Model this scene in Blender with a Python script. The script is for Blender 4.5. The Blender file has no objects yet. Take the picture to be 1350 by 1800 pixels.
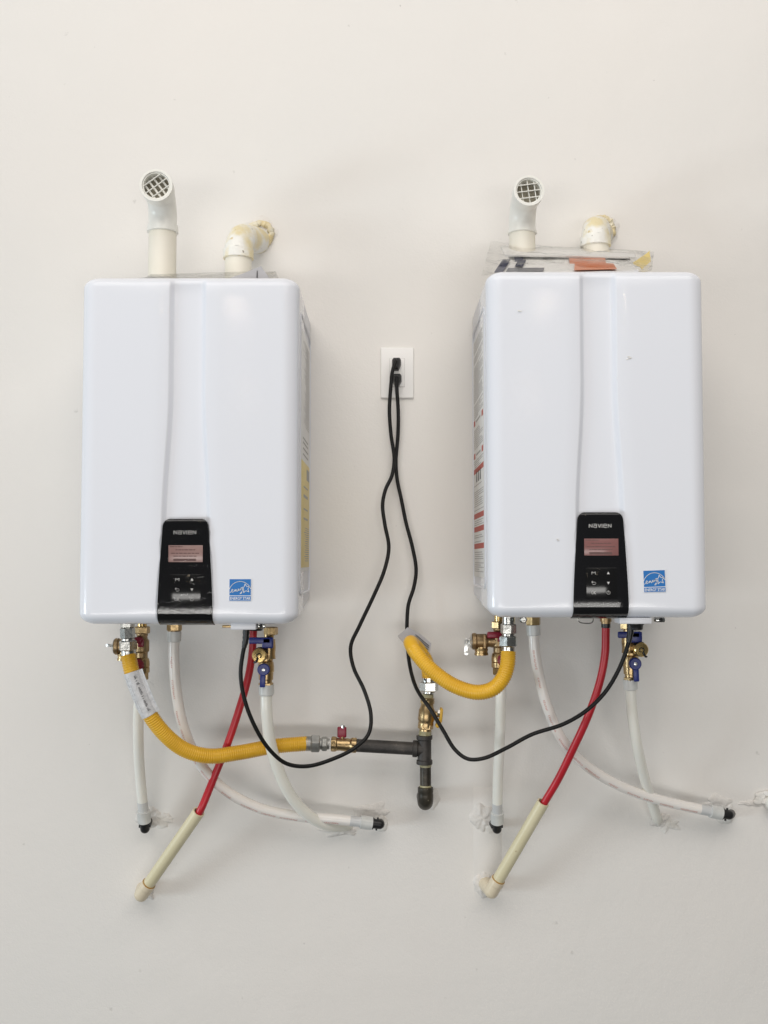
import bpy, bmesh, math, random
from mathutils import Vector, Matrix, noise
random.seed(7)
sc = bpy.context.scene
COL = sc.collection
# ------------------------------------------------------------------ camera
F, D, ZC, TH = 1815.0, 2.3, 1.5, math.radians(2.7)
cam = bpy.data.objects.new('camera', bpy.data.cameras.new('camera')); COL.objects.link(cam)
cam.data.sensor_fit = 'HORIZONTAL'; cam.data.sensor_width = 24.0; cam.data.lens = 24.0*F/1350.0
cam.data.clip_start = .05; cam.data.clip_end = 100
cam.location = (0, -D, ZC); cam.rotation_euler = (math.pi/2+TH, 0, 0)
sc.camera = cam
# ------------------------------------------------------------------ world, lamps, exposure
WORLD, KEY, CEIL, FRONT, LOW = .08, 190, 185, 75, 205
w = bpy.data.worlds.new('World'); sc.world = w; w.use_nodes = True
bg = w.node_tree.nodes['Background']; bg.inputs[0].default_value = (.95, 1.0, .99, 1); bg.inputs[1].default_value = WORLD
sc.view_settings.view_transform = 'Standard'; sc.view_settings.look = 'None'
sc.view_settings.exposure = -.03; sc.view_settings.gamma = 1
def area(name, loc, target, sx, sy, power, color):
    l = bpy.data.lights.new(name, 'AREA'); l.shape = 'RECTANGLE'; l.size = sx; l.size_y = sy; l.energy = power; l.color = color
    o = bpy.data.objects.new(name, l); COL.objects.link(o); o.location = loc
    o.rotation_euler = (Vector(target)-Vector(loc)).to_track_quat('-Z', 'Y').to_euler()
area('open_door_light', (-7.5, -3.2, .35), (0, 0, 1.5), 2.2, 1.5, KEY, (.86, .99, 1.08))
area('low_fill_light', (-.8, -8.4, -.15), (0, 0, 1.9), 8.0, 1.1, LOW, (1.025, 1, .97))  # added low fill, no real window; lifts the wall under the heaters
area('front_fill_light', (-.4, -9.0, 5.8), (0, 0, 3.2), 9.0, 1.4, FRONT, (1.035, 1, .94))  # unseen frontal fill, put in to soften the shade around the heaters
area('ceiling_bounce_fill', (0, -3.5, 5.3), (0, 0, 2.2), 7.0, 3.0, CEIL, (1.055, .995, .945))  # added soft panel standing in for ceiling bounce, brightens the upper wall
for x, y in ((-.86, -5.2), (.92, -5.1), (-1.09, -9.0), (1.1, -9.0)):
    l = bpy.data.lights.new('downlight', 'POINT'); l.energy = 4; l.color = (1, .82, .6); l.shadow_soft_size = .025
    o = bpy.data.objects.new('downlight', l); COL.objects.link(o); o.location = (x, y, 3.2)

# ------------------------------------------------------------------ helpers
def P(px, py, d=0.0):
    u, v = px-675.0, 900.0-py
    dy = F*math.cos(TH)-v*math.sin(TH); dz = F*math.sin(TH)+v*math.cos(TH)
    t = (D-d)/dy
    return Vector((u*t, -d, ZC+dz*t))
def M_(px, d=.1): return px*(D-d)/F          # pixels -> metres at a distance d from the wall
def V(*a): return Vector(a)

def mat(name, col, rough=.5, metal=0, var=None, bump=None, spots=None, **kw):
    m = bpy.data.materials.new(name); m.use_nodes = True
    nt = m.node_tree; b = nt.nodes['Principled BSDF']
    b.inputs['Base Color'].default_value = (*col, 1); b.inputs['Roughness'].default_value = rough; b.inputs['Metallic'].default_value = metal
    for k, v in kw.items():
        b.inputs[k.replace('_', ' ')].default_value = v
    tc = nt.nodes.new('ShaderNodeTexCoord'); src = None
    def nz(scale, detail=4):
        n = nt.nodes.new('ShaderNodeTexNoise'); n.inputs['Scale'].default_value = scale; n.inputs['Detail'].default_value = detail
        nt.links.new(tc.outputs['Object'], n.inputs['Vector']); return n
    def mix(fac, a, c2):
        x = nt.nodes.new('ShaderNodeMix'); x.data_type = 'RGBA'
        nt.links.new(fac, x.inputs[0])
        if isinstance(a, tuple): x.inputs[6].default_value = (*a, 1)
        else: nt.links.new(a, x.inputs[6])
        x.inputs[7].default_value = (*c2, 1); return x.outputs[2]
    def ramp(n, lo, hi):
        r = nt.nodes.new('ShaderNodeMapRange'); r.inputs[1].default_value = lo; r.inputs[2].default_value = hi
        nt.links.new(n.outputs[0], r.inputs[0]); return r.outputs[0]
    cur = tuple(col)
    if var: cur = mix(ramp(nz(var[0]), .35, .65), cur, var[1])
    for s in (spots or []): cur = mix(ramp(nz(s[0], 5), s[1], s[2]), cur, s[3])
    if not isinstance(cur, tuple): nt.links.new(cur, b.inputs['Base Color'])
    if bump:
        h = None
        for sc_, st in (bump if isinstance(bump, list) else [bump]):
            bp = nt.nodes.new('ShaderNodeBump'); bp.inputs['Distance'].default_value = st; bp.inputs['Strength'].default_value = 1
            nt.links.new(nz(sc_, 3).outputs[0], bp.inputs['Height'])
            if h is not None: nt.links.new(h, bp.inputs['Normal'])
            h = bp.outputs[0]
        nt.links.new(h, b.inputs['Normal'])
    return m

MT = {}
MT['wall'] = mat('wall_paint', (.79, .762, .725), .45, var=(1.3, (.775, .757, .725)), spots=[(31, .72, .76, (.655, .635, .60)), (3.1, .58, .8, (.81, .785, .75)), (70, .755, .78, (.58, .56, .53))],
                 bump=[(1.6, .007), (7, .0016), (55, .0004), (260, .00035)])
MT['wallrough'] = mat('rough_skimmed_wall', (.79, .762, .725), .6, var=(60, (.72, .69, .65)), bump=[(90, .002), (300, .0008)])
MT['plaster'] = mat('white_plaster', (.86, .845, .81), .75, var=(40, (.72, .69, .64)), bump=[(60, .0025), (220, .001)])
MT['cover'] = mat('white_enamel', (.83, .852, .91), .12, bump=[(2.2, .0008), (38, .00006)], Specular_IOR_Level=.35)
MT['cabinet'] = mat('white_painted_steel', (.74, .75, .79), .35, bump=(300, .00003))
MT['black'] = mat('black_gloss', (.010, .010, .012), .09, bump=[(240, .00004)])
MT['blackpl'] = mat('black_plastic', (.012, .012, .013), .38, bump=(250, .0001))
MT['pad'] = mat('button_pad', (.010, .010, .011), .12, bump=None)
MT['lcd'] = mat('pink_lcd', (.29, .135, .13), .22, var=(18, (.33, .16, .155)))
MT['lcd2'] = mat('pale_pink_lcd', (.42, .26, .245), .22, var=(14, (.50, .34, .32)))
MT['lcdink'] = mat('lcd_ink', (.16, .085, .08), .3)
MT['ink_w'] = mat('white_print', (.85, .85, .85), .5)
MT['ink_k'] = mat('dark_print', (.10, .10, .105), .6)
MT['ink_r'] = mat('red_print', (.45, .07, .05), .6)
MT['ink_pr'] = mat('faded_red_print', (.62, .27, .22), .5)
MT['ink_g'] = mat('grey_print', (.38, .37, .36), .6)
MT['blue_st'] = mat('blue_sticker', (.008, .165, .50), .5)
MT['yellow_l'] = mat('yellow_label', (.74, .60, .24), .45, var=(60, (.7, .56, .2)))
MT['white_l'] = mat('white_label', (.74, .735, .72), .4)
MT['pvc'] = mat('white_pvc', (.86, .855, .81), .30, var=(14, (.84, .83, .77)), bump=(120, .0001))
MT['pvc2'] = mat('cream_pvc', (.84, .80, .70), .34, var=(10, (.81, .77, .65)), spots=[(16, .70, .74, (.50, .40, .28))], bump=(120, .0001))
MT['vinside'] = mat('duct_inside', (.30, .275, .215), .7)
MT['foampvc'] = mat('foam_stained_pvc', (.86, .85, .80), .4, spots=[(19, .46, .60, (.80, .70, .44)), (60, .64, .74, (.66, .54, .30)), (90, .68, .72, (.30, .27, .22))], bump=[(45, .003), (160, .0008)])
MT['foam'] = mat('spray_foam', (.74, .62, .36), .7, var=(50, (.82, .77, .62)), bump=[(70, .004), (200, .001)])
MT['brass'] = mat('brass', (.49, .355, .185), .33, 1, var=(45, (.42, .30, .155)), bump=[(140, .0004)], spots=[(80, .6, .72, (.22, .15, .08))])
MT['brass_new'] = mat('polished_brass', (.72, .52, .22), .24, 1, var=(40, (.58, .42, .18)), bump=(60, .0003))
MT['bronze'] = mat('cast_bronze', (.42, .30, .165), .45, 1, var=(60, (.32, .225, .125)), bump=[(230, .0006)])
MT['steel'] = mat('zinc_plated_steel', (.60, .60, .57), .22, 1, var=(50, (.45, .45, .43)), bump=(110, .0002))
MT['cast'] = mat('galvanised_casting', (.42, .42, .40), .5, .8, var=(60, (.32, .32, .30)), bump=(160, .0007))
MT['iron'] = mat('black_iron', (.045, .042, .04), .55, .5, var=(28, (.085, .078, .072)), spots=[(60, .63, .7, (.14, .12, .10))], bump=[(180, .0008)])
MT['iron2'] = mat('black_iron_elbow', (.03, .027, .022), .42, .4, var=(30, (.065, .055, .04)), spots=[(60, .66, .7, (.30, .27, .2))], bump=[(120, .0008)])
MT['dope'] = mat('thread_sealant', (.30, .27, .13), .5, var=(90, (.45, .42, .28)), bump=(200, .0008))
MT['redlev'] = mat('red_vinyl', (.24, .008, .03), .35)
MT['bluelev'] = mat('blue_vinyl', (.012, .026, .20), .35)
MT['yelhose'] = mat('yellow_coated_hose', (.84, .485, .028), .36, var=(20, (.76, .42, .02)), bump=(200, .0001), spots=[(35, .66, .76, (.74, .42, .04))])
MT['yellev'] = mat('yellow_lever', (.80, .47, .05), .4)
MT['red_tube'] = mat('red_tube', (.52, .018, .03), .36, var=(16, (.44, .014, .025)), bump=(100, .00008))
MT['pex'] = mat('milky_pex', (.90, .89, .83), .26, var=(10, (.87, .86, .78)), Subsurface_Weight=.12, Subsurface_Radius=(.02, .018, .015), bump=(60, .00015))
MT['pexc'] = mat('clear_milky_pex', (.88, .85, .81), .24, var=(10, (.85, .81, .765)), Subsurface_Weight=.12, Subsurface_Radius=(.02, .018, .015), bump=(60, .00015))
MT['insert'] = mat('grey_insert_seen_through_pex', (.60, .61, .61), .28)
MT['ring'] = mat('pex_ring', (.74, .75, .73), .34, var=(30, (.58, .59, .57)))
MT['cream'] = mat('cream_cpvc', (.74, .68, .47), .36, var=(9, (.69, .63, .41)), spots=[(45, .70, .74, (.42, .33, .17))], bump=(140, .0001))
MT['creamel'] = mat('beige_cpvc_fitting', (.76, .67, .50), .36, var=(20, (.72, .63, .47)), bump=(140, .0001))
MT['glue'] = mat('orange_primer', (.40, .22, .05), .4)
MT['cord'] = mat('black_cord', (.006, .006, .006), .45, Specular_IOR_Level=.3)
MT['plate'] = mat('white_outlet_plate', (.84, .83, .81), .3)
MT['gap'] = mat('dark_gap', (.40, .39, .38), .7)
MT['paper'] = mat('white_paper', (.82, .81, .79), .5, var=(12, (.77, .765, .75)))
MT['paper2'] = mat('grey_paper', (.50, .50, .52), .5, var=(20, (.40, .40, .42)))
MT['tagp'] = mat('grey_tag_paper', (.74, .74, .745), .4, var=(40, (.62, .62, .63)), bump=[(60, .003), (170, .0012)])
MT['darkband'] = mat('charcoal_print', (.10, .10, .115), .35, var=(60, (.20, .20, .215)))
MT['navy'] = mat('navy_print', (.018, .022, .06), .3)
MT['orange'] = mat('orange_print', (.62, .20, .08), .35, var=(30, (.56, .18, .075)))
MT['yelp'] = mat('yellow_paper', (.78, .62, .22), .5)
MT['silver'] = mat('silver_lever', (.66, .66, .64), .3, 1)
def film(name, alpha, bumpd, rough=.12, col=(.92, .92, .9), ior=1.35):
    m = bpy.data.materials.new(name); m.use_nodes = True; nt = m.node_tree; nt.nodes.remove(nt.nodes['Principled BSDF'])
    out = nt.nodes['Material Output']
    tr = nt.nodes.new('ShaderNodeBsdfTransparent'); tr.inputs[0].default_value = (.995, .995, .99, 1)
    gl = nt.nodes.new('ShaderNodeBsdfGlossy'); gl.inputs['Roughness'].default_value = rough
    df = nt.nodes.new('ShaderNodeBsdfDiffuse'); df.inputs[0].default_value = (*col, 1)
    m1 = nt.nodes.new('ShaderNodeMixShader'); m2 = nt.nodes.new('ShaderNodeMixShader')
    n = nt.nodes.new('ShaderNodeTexNoise'); n.inputs['Scale'].default_value = 45; n.inputs['Detail'].default_value = 4; n.inputs['Distortion'].default_value = 1.2
    tc = nt.nodes.new('ShaderNodeTexCoord'); nt.links.new(tc.outputs['Object'], n.inputs['Vector'])
    bp = nt.nodes.new('ShaderNodeBump'); bp.inputs['Distance'].default_value = bumpd; nt.links.new(n.outputs[0], bp.inputs['Height'])
    nt.links.new(bp.outputs[0], gl.inputs['Normal'])
    fr = nt.nodes.new('ShaderNodeFresnel'); fr.inputs[0].default_value = ior; nt.links.new(bp.outputs[0], fr.inputs['Normal'])
    m1.inputs[0].default_value = alpha
    nt.links.new(tr.outputs[0], m1.inputs[1]); nt.links.new(df.outputs[0], m1.inputs[2])
    nt.links.new(fr.outputs[0], m2.inputs[0]); nt.links.new(m1.outputs[0], m2.inputs[1]); nt.links.new(gl.outputs[0], m2.inputs[2])
    nt.links.new(m2.outputs[0], out.inputs[0]); return m
MT['bag'] = film('clear_plastic_bag', .02, .0026, .08, ior=1.18)
MT['film2'] = film('wrinkled_protective_film', .0, .0009, .06, ior=1.3)
MT['film'] = film('clear_protective_film', .0, .0002, .05, ior=1.12)

class MB:
    def __init__(s): s.v = []; s.f = []
    def add(s, vs, fs):
        o = len(s.v); s.v += [Vector(v) for v in vs]; s.f += [tuple(i+o for i in f) for f in fs]; return s
    def box(s, c, size, bev=0.0, rot=None, seg=2):
        bm = bmesh.new(); bmesh.ops.create_cube(bm, size=1)
        for v in bm.verts: v.co = Vector((v.co.x*size[0], v.co.y*size[1], v.co.z*size[2]))
        if bev: bmesh.ops.bevel(bm, geom=bm.edges[:], offset=bev, segments=seg, affect='EDGES', profile=.5)
        R = rot if rot else Matrix.Identity(3)
        bm.verts.index_update(); c = Vector(c)
        s.add([c+R@v.co for v in bm.verts], [[v.index for v in f.verts] for f in bm.faces]); bm.free(); return s
    def tube(s, pts, rad, n=20, cap=True):
        pts = [Vector(p) for p in pts]; k = len(pts)
        rads = rad if isinstance(rad, (list, tuple)) else [rad]*k
        T = [(pts[min(i+1, k-1)]-pts[max(i-1, 0)]).normalized() for i in range(k)]
        for i in range(1, k):
            if T[i].length < .5: T[i] = T[i-1]
        up = Vector((0, -1, 0)) if abs(T[0].y) < .9 else Vector((0, 0, 1))
        N = (up-T[0]*up.dot(T[0])).normalized(); vs = []
        s.frames = []
        for i in range(k):
            N = (N-T[i]*N.dot(T[i])).normalized(); B = T[i].cross(N); s.frames.append((pts[i], T[i], N, B))
            for j in range(n):
                a = 2*math.pi*j/n; vs.append(pts[i]+(N*math.cos(a)+B*math.sin(a))*rads[i])
        fs = []
        for i in range(k-1):
            for j in range(n):
                a = i*n+j; b = i*n+(j+1) % n; fs.append((a, b, b+n, a+n))
        if cap: fs.append(tuple(reversed(range(n)))); fs.append(tuple(range((k-1)*n, k*n)))
        return s.add(vs, fs)
    def lathe(s, o, ax, prof, n=28, cap=True, phase=0.0):
        o = Vector(o); ax = Vector(ax).normalized(); up = Vector((0, -1, 0)) if abs(ax.y) < .9 else Vector((0, 0, 1))
        N = (up-ax*up.dot(ax)).normalized(); B = ax.cross(N); vs = []; k = len(prof)
        for t, r in prof:
            for j in range(n):
                a = 2*math.pi*j/n+phase; vs.append(o+ax*t+(N*math.cos(a)+B*math.sin(a))*max(r, 1e-5))
        fs = []
        for i in range(k-1):
            for j in range(n):
                a = i*n+j; b = i*n+(j+1) % n; fs.append((a, b, b+n, a+n))
        if cap: fs.append(tuple(reversed(range(n)))); fs.append(tuple(range((k-1)*n, k*n)))
        return s.add(vs, fs)
    def hexnut(s, o, ax, t0, t1, r, phase=0.0, ch=.12):
        h = t1-t0; c = min(h*.18, r*ch)
        # chamfered hex: 6 corners with a bevelled rim
        return s.lathe(o, ax, [(t0, r*.86), (t0+c, r), (t1-c, r), (t1, r*.86)], 6, True, phase)
    def ball(s, c, r, seg=20, noise_amp=0, nscale=40, squash=(1, 1, 1)):
        bm = bmesh.new(); bmesh.ops.create_icosphere(bm, subdivisions=3, radius=1); c = Vector(c)
        for v in bm.verts:
            q = v.co.copy(); k = 1+noise_amp*(noise.noise((c+q*r)*nscale)+.5*noise.noise((c+q*r)*nscale*2.7))
            v.co = Vector((q.x*squash[0], q.y*squash[1], q.z*squash[2]))*r*k
        bm.verts.index_update(); s.add([c+v.co for v in bm.verts], [[v.index for v in f.verts] for f in bm.faces]); bm.free(); return s
    def strokes(s, lines, w, to3, thick):
        """flat ribbons: lines in 2D, to3(x, z, h) -> world"""
        for L in lines:
            for (a, b) in zip(L[:-1], L[1:]):
                a = Vector(a); b = Vector(b); t = (b-a)
                if t.length < 1e-7: continue
                t.normalize(); n = Vector((-t.y, t.x))*w/2; a2 = a-t*w*.35; b2 = b+t*w*.35
                q = [a2-n, b2-n, b2+n, a2+n]
                s.add([to3(p.x, p.y, thick) for p in q]+[to3(p.x, p.y, 0) for p in q], [(0, 1, 2, 3), (0, 4, 5, 1), (1, 5, 6, 2), (2, 6, 7, 3), (3, 7, 4, 0)])
        return s
    def poly(s, pts, to3, thick):
        n = len(pts)
        s.add([to3(p[0], p[1], thick) for p in pts]+[to3(p[0], p[1], 0) for p in pts],
              [tuple(range(n))]+[(i, i+n, (i+1) % n+n, (i+1) % n) for i in range(n)]); return s
    def build(s, name, m, parent=None, angle=40, smooth=True):
        if parent: o = origin(parent)
        else:
            lo = [min(v[i] for v in s.v) for i in range(3)]; hi = [max(v[i] for v in s.v) for i in range(3)]
            o = Vector(((lo[0]+hi[0])/2, (lo[1]+hi[1])/2, lo[2]))
        me = bpy.data.meshes.new(name); me.from_pydata([v-o for v in s.v], [], s.f); me.validate()
        bm = bmesh.new(); bm.from_mesh(me); bmesh.ops.recalc_face_normals(bm, faces=bm.faces[:]); bm.to_mesh(me); bm.free()
        me.materials.append(MT[m])
        if smooth:
            me.polygons.foreach_set('use_smooth', [True]*len(me.polygons)); me.set_sharp_from_angle(angle=math.radians(angle))
        ob = bpy.data.objects.new(name, me); COL.objects.link(ob)
        if parent: ob.parent = parent
        else: ob.location = o
        return ob
def origin(o):
    p = Vector((0, 0, 0))
    while o: p += o.location; o = o.parent
    return p
def tag(o, label=None, cat=None, group=None, kind=None):
    if label: o['label'] = label
    if cat: o['category'] = cat
    if group: o['group'] = group
    if kind: o['kind'] = kind
    return o
def thing(name, loc, label, cat, group=None):
    o = bpy.data.objects.new(name, None); COL.objects.link(o); o.location = loc; o.empty_display_size = .02
    return tag(o, label, cat, group)
def spline(pts, step=.006, closed=False):
    pts = [Vector(p) for p in pts]; Q = [pts[0]*2-pts[1]]+pts+[pts[-1]*2-pts[-2]]; out = []
    def cr(p0, p1, p2, p3, t):                       # centripetal Catmull-Rom
        a = .5; t0 = 0; t1 = t0+max((p1-p0).length, 1e-6)**a; t2 = t1+max((p2-p1).length, 1e-6)**a; t3 = t2+max((p3-p2).length, 1e-6)**a
        u = t1+(t2-t1)*t
        A1 = p0*((t1-u)/(t1-t0))+p1*((u-t0)/(t1-t0)); A2 = p1*((t2-u)/(t2-t1))+p2*((u-t1)/(t2-t1)); A3 = p2*((t3-u)/(t3-t2))+p3*((u-t2)/(t3-t2))
        B1 = A1*((t2-u)/(t2-t0))+A2*((u-t0)/(t2-t0)); B2 = A2*((t3-u)/(t3-t1))+A3*((u-t1)/(t3-t1))
        return B1*((t2-u)/(t2-t1))+B2*((u-t1)/(t2-t1))
    for i in range(1, len(Q)-2):
        n = max(2, int((Q[i+1]-Q[i]).length/.002))
        for k in range(n): out.append(cr(Q[i-1], Q[i], Q[i+1], Q[i+2], k/n))
    out.append(pts[-1])
    for _ in range(6):                               # relax
        out = [out[0]]+[(out[i-1]+out[i]*2+out[i+1])/4 for i in range(1, len(out)-1)]+[out[-1]]
    res = [out[0]]; acc = 0; last = out[0]           # resample to even steps
    tot = sum((b-a).length for a, b in zip(out[:-1], out[1:])); n = max(2, round(tot/step)); st = tot/n; need = st
    for a, b in zip(out[:-1], out[1:]):
        L = (b-a).length
        while acc+L >= need-1e-9 and len(res) < n: res.append(a+(b-a)*((need-acc)/L)); need += st
        acc += L
    res.append(out[-1]); return res
def pxpath(L, step=.006): return spline([P(*p) for p in L], step)
def text(s, size, at, m, name, parent, to='-Y', align='CENTER', sx=1.0, rotz=0.0, bold=0.0, ext=.0002):
    c = bpy.data.curves.new('t', 'FONT'); c.body = s; c.size = size; c.align_x = align; c.align_y = 'CENTER'; c.extrude = ext; c.offset = bold; c.resolution_u = 3
    o = bpy.data.objects.new('t', c); COL.objects.link(o)
    bpy.context.view_layer.update(); dg = bpy.context.evaluated_depsgraph_get()
    me = bpy.data.meshes.new_from_object(o.evaluated_get(dg)); bpy.data.objects.remove(o); bpy.data.curves.remove(c)
    base = Matrix.Rotation(math.pi/2, 4, 'X')
    if to == '+X': base = Matrix.Rotation(math.pi/2, 4, 'Z')@base
    if to == '-X': base = Matrix.Rotation(-math.pi/2, 4, 'Z')@base
    me.transform(Matrix.Translation(Vector(at)-origin(parent))@base@Matrix.Rotation(rotz, 4, 'Z')@Matrix.Diagonal((sx, 1, 1, 1)))
    me.materials.clear(); me.materials.append(MT[m]); me.name = name
    ob = bpy.data.objects.new(name, me); COL.objects.link(ob); ob.parent = parent; return ob

# ------------------------------------------------------------------ the wall
def wall():
    mb = MB(); nx, nz = 60, 60; vs = []
    for j in range(nz+1):
        for i in range(nx+1):
            x = -6+12*i/nx; z = -.5+5.5*j/nz
            vs.append((x, 0, z))
    fs = [(j*(nx+1)+i, j*(nx+1)+i+1, (j+1)*(nx+1)+i+1, (j+1)*(nx+1)+i) for j in range(nz) for i in range(nx)]
    mb.add(vs, fs); mb.add([(-6, .12, -.5), (6, .12, -.5), (6, .12, 5), (-6, .12, 5)], [(0, 1, 2, 3)])
    return tag(mb.build('wall', 'wall'), kind='structure')
WALL = wall(); 
def patch(px, py, rx, ry, h=.003, rough=.35, seed=0, m='wallrough'):
    """ragged lump of filler around a pipe hole"""
    c = P(px, py, 0); mb = MB(); n = 48; rings = 7; vs = [c+V(0, -h*.8, 0)]
    for k in range(1, rings+1):
        t = k/rings
        for j in range(n):
            a = 2*math.pi*j/n
            e = 1+rough*(noise.noise(V(math.cos(a)*1.6+seed*7.3, math.sin(a)*1.6, seed))+.22*noise.noise(V(math.cos(a)*5+seed*3.1, math.sin(a)*5, seed*2)))
            x = math.cos(a)*M_(rx, 0)*t*e; z = math.sin(a)*M_(ry, 0)*t*e
            hh = h*(1-t**3)*(.55+.9*abs(noise.noise(V(x*90+seed, z*90, seed))))+(.0004 if k < rings else -.0008)
            vs.append(c+V(x, -hh, z))
    fs = [(0, 1+j, 1+(j+1) % n) for j in range(n)]
    for k in range(rings-1):
        for j in range(n):
            a = 1+k*n+j; b = 1+k*n+(j+1) % n; fs.append((a, b, b+n, a+n))
    return mb.add(vs, fs).build('plaster_patch', m, WALL, 60)

# ------------------------------------------------------------------ water heaters
YF = .34; DEP = .03; RS = .034; RZ = .022; W2 = .2098; SLOPE = .025/.33
def heater(xc, z0, z1, label, which):
    H = z1-z0; g = thing('water_heater', V(xc, 0, z0), label, 'water heater', 'white wall hung tankless water heaters')
    bo = .003 if which == 'L' else -.0035; xb = xc+bo
    def chan(z):
        t = max(0, min(1, (z-.19)/.26)); t = t*t*(3-2*t)
        hw = .0425+(.031-.0425)*t
        return hw
    def fr_(z):                       # fillet amount at height z (0..1) bottom and top
        return max(0, 1-z/RZ, 1-(H-z)/RZ)
    zs = [RZ*(1-math.cos(math.pi/2*i/8)) for i in range(9)]+[RZ+(H-2*RZ)*i/34 for i in range(1, 34)]+[H-RZ*(1-math.cos(math.pi/2*i/8)) for i in range(8, -1, -1)]
    mb = MB(); rows = []
    def sm(t): t = max(0, min(1, t)); return t*t*(3-2*t)
    for z in zs:
        hw = chan(z); e = .0058
        xs = [-W2+RS*(1-math.cos(math.pi/2*i/10)) for i in range(11)]
        xs += [-W2+RS+(W2-RS-hw-e)*i/5 for i in range(1, 6)]+[-hw-e+2*e*i/8 for i in range(1, 9)]+[-hw+e+(2*hw-2*e)*i/8 for i in range(1, 8)]
        xs += [hw-e+2*e*i/8 for i in range(0, 9)]+[hw+e+(W2-RS-hw-e)*i/5 for i in range(1, 6)]+[W2-RS*(1-math.cos(math.pi/2*i/10)) for i in range(9, -1, -1)]
        row = []
        for x in xs:
            a = max(0, 1-(W2-abs(x))/RS); sb = 1 if z > H/2 else -1; b = fr_(z)
            a2 = a*math.sqrt(1-b*b/2); b2 = b*math.sqrt(1-a*a/2); q = min(1, math.hypot(a2, b2))
            X = x if a == 0 else math.copysign(W2-RS*(1-a2), x)
            Z = z if b == 0 else (H-RZ*(1-b2) if sb > 0 else RZ*(1-b2))
            if b > 0 and a == 0: Z = H-RZ*(1-b2) if sb > 0 else RZ*(1-b2)
            dep = DEP*(1-math.sqrt(max(0, 1-q*q)))
            rec = .0100*(sm((x+hw+e)/(2*e))-sm((x-hw+e)/(2*e)))*(1-b)
            crown = .0035*(x/W2)**2                  # very slightly convex front
            row.append(V(xc+X+bo*sm((abs(X)-.055)/.09), -(YF-dep-rec-crown*(1-q)), z0+Z))
        rows.append(row)
    n = len(rows[0]); m = len(rows); vs = [v for r in rows for v in r]
    fs = [(j*n+i, j*n+i+1, (j+1)*n+i+1, (j+1)*n+i) for j in range(m-1) for i in range(n-1)]
    loop = [i for i in range(n)]+[j*n+n-1 for j in range(1, m)]+[(m-1)*n+i for i in range(n-2, -1, -1)]+[j*n for j in range(m-2, 0, -1)]
    prev = loop
    for yy in (YF-DEP-.004, .26, .2):
        cur = []
        for k in loop:
            v = vs[k].copy(); dz = (YF-DEP-yy)*SLOPE
            if v.z < z0+RZ*1.2: v.z += dz*(1-(v.z-z0)/(RZ*1.2))
            v.y = -yy; vs.append(v); cur.append(len(vs)-1)
        for i in range(len(loop)):
            j = (i+1) % len(loop); fs.append((prev[i], prev[j], cur[j], cur[i]))
        prev = cur
    mb.add(vs, fs); mb.build('front_cover', 'cover', g, 50)
    # cabinet behind the cover
    cb = MB(); loops = []
    for yy, ins in ((.205, .0016), (.20, .0016), (.006, .0016), (.002, .004)):
        L = []
        zb = z0+.0015+(YF-DEP-yy)*SLOPE; zt = z1-.0015; r = .018
        for cx, cz, a0 in ((W2-ins-r, zt-r, 0), (-W2+ins+r, zt-r, 90), (-W2+ins+r, zb+r, 180), (W2-ins-r, zb+r, 270)):
            for k in range(7):
                a = math.radians(a0+15*k); L.append(V(xb+cx+r*math.cos(a), -yy, cz+r*math.sin(a)))
        loops.append(L)
    k = len(loops[0]); vs = [v for L in loops for v in L]
    fs = [(a*k+i, a*k+(i+1) % k, (a+1)*k+(i+1) % k, (a+1)*k+i) for a in range(3) for i in range(k)]+[tuple(range(k)), tuple(range(3*k, 4*k))]
    cab = cb.add(vs, fs).build('cabinet', 'cabinet', g, 35)
    # embossed rounded border on each side
    for sgn in (-1, 1):
        x = xb+sgn*(W2-.0010); pts = []; r = .022; y0, y1, a, b = .03, .292, z0+.055, z1-.06
        for cy, cz, a0 in ((y1-r, b-r, 0), (y0+r, b-r, 90), (y0+r, a+r, 180), (y1-r, a+r, 270)):
            for q in range(7): an = math.radians(a0+15*q); pts.append(V(x, -(cy+r*math.cos(an)), cz+r*math.sin(an)))
        pts.append(pts[0]); MB().tube(pts, .0032, 8, False).build('embossed_border', 'cabinet', g)
    # side stickers
    if which == 'R':
        x = xb-W2-.0004; la, lb = z0+.075, z1-.085; ya, yb = .045, .275
        lab = MB().box((x, -(ya+yb)/2, (la+lb)/2), (.0008, yb-ya, lb-la), .0003).build('warning_label', 'white_l', g)
        to = lambda a, z, h: V(x-.0004-h, -a, z)
        ink = MB(); red = MB(); blk = MB()
        heads = [.645, .505, .44, .25, .195, .125]; z = lb-.008
        while z > la+.006:
            t = (z-la)/(lb-la)
            if any(abs(t-hh) < .016 for hh in heads): z -= .006; continue
            if .385 < t < .43: z -= .006; continue
            a = ya+.012+random.random()*.01; b = yb-.012-random.random()*random.choice((.01, .03, .12))
            if random.random() < .85:
                p = a
                while p < b: q = min(b, p+random.uniform(.01, .045)); ink.poly([(p, z), (q, z), (q, z+.0016), (p, z+.0016)], to, .0002); p = q+.003
            z -= .0044
        for i, hh in enumerate(heads):
            zz = la+(lb-la)*hh
            if i < 2:
                for a in (ya+.01, yb-.045): red.poly([(a, zz-.005), (a+.03, zz-.005), (a+.03, zz+.007), (a, zz+.007)], to, .0002)
                ink.poly([(ya+.06, zz-.001), (yb-.07, zz-.001), (yb-.07, zz+.003), (ya+.06, zz+.003)], to, .0002)
            else: red.poly([(ya+.008, zz-.005), (yb-.008, zz-.005), (yb-.008, zz+.006), (ya+.008, zz+.006)], to, .0002)
        zz = la+(lb-la)*.392
        for a in (ya+.06, ya+.10, ya+.14): blk.poly([(a, zz), (a+.024, zz), (a+.02, zz+.022), (a+.006, zz+.026)], to, .0002)
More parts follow.
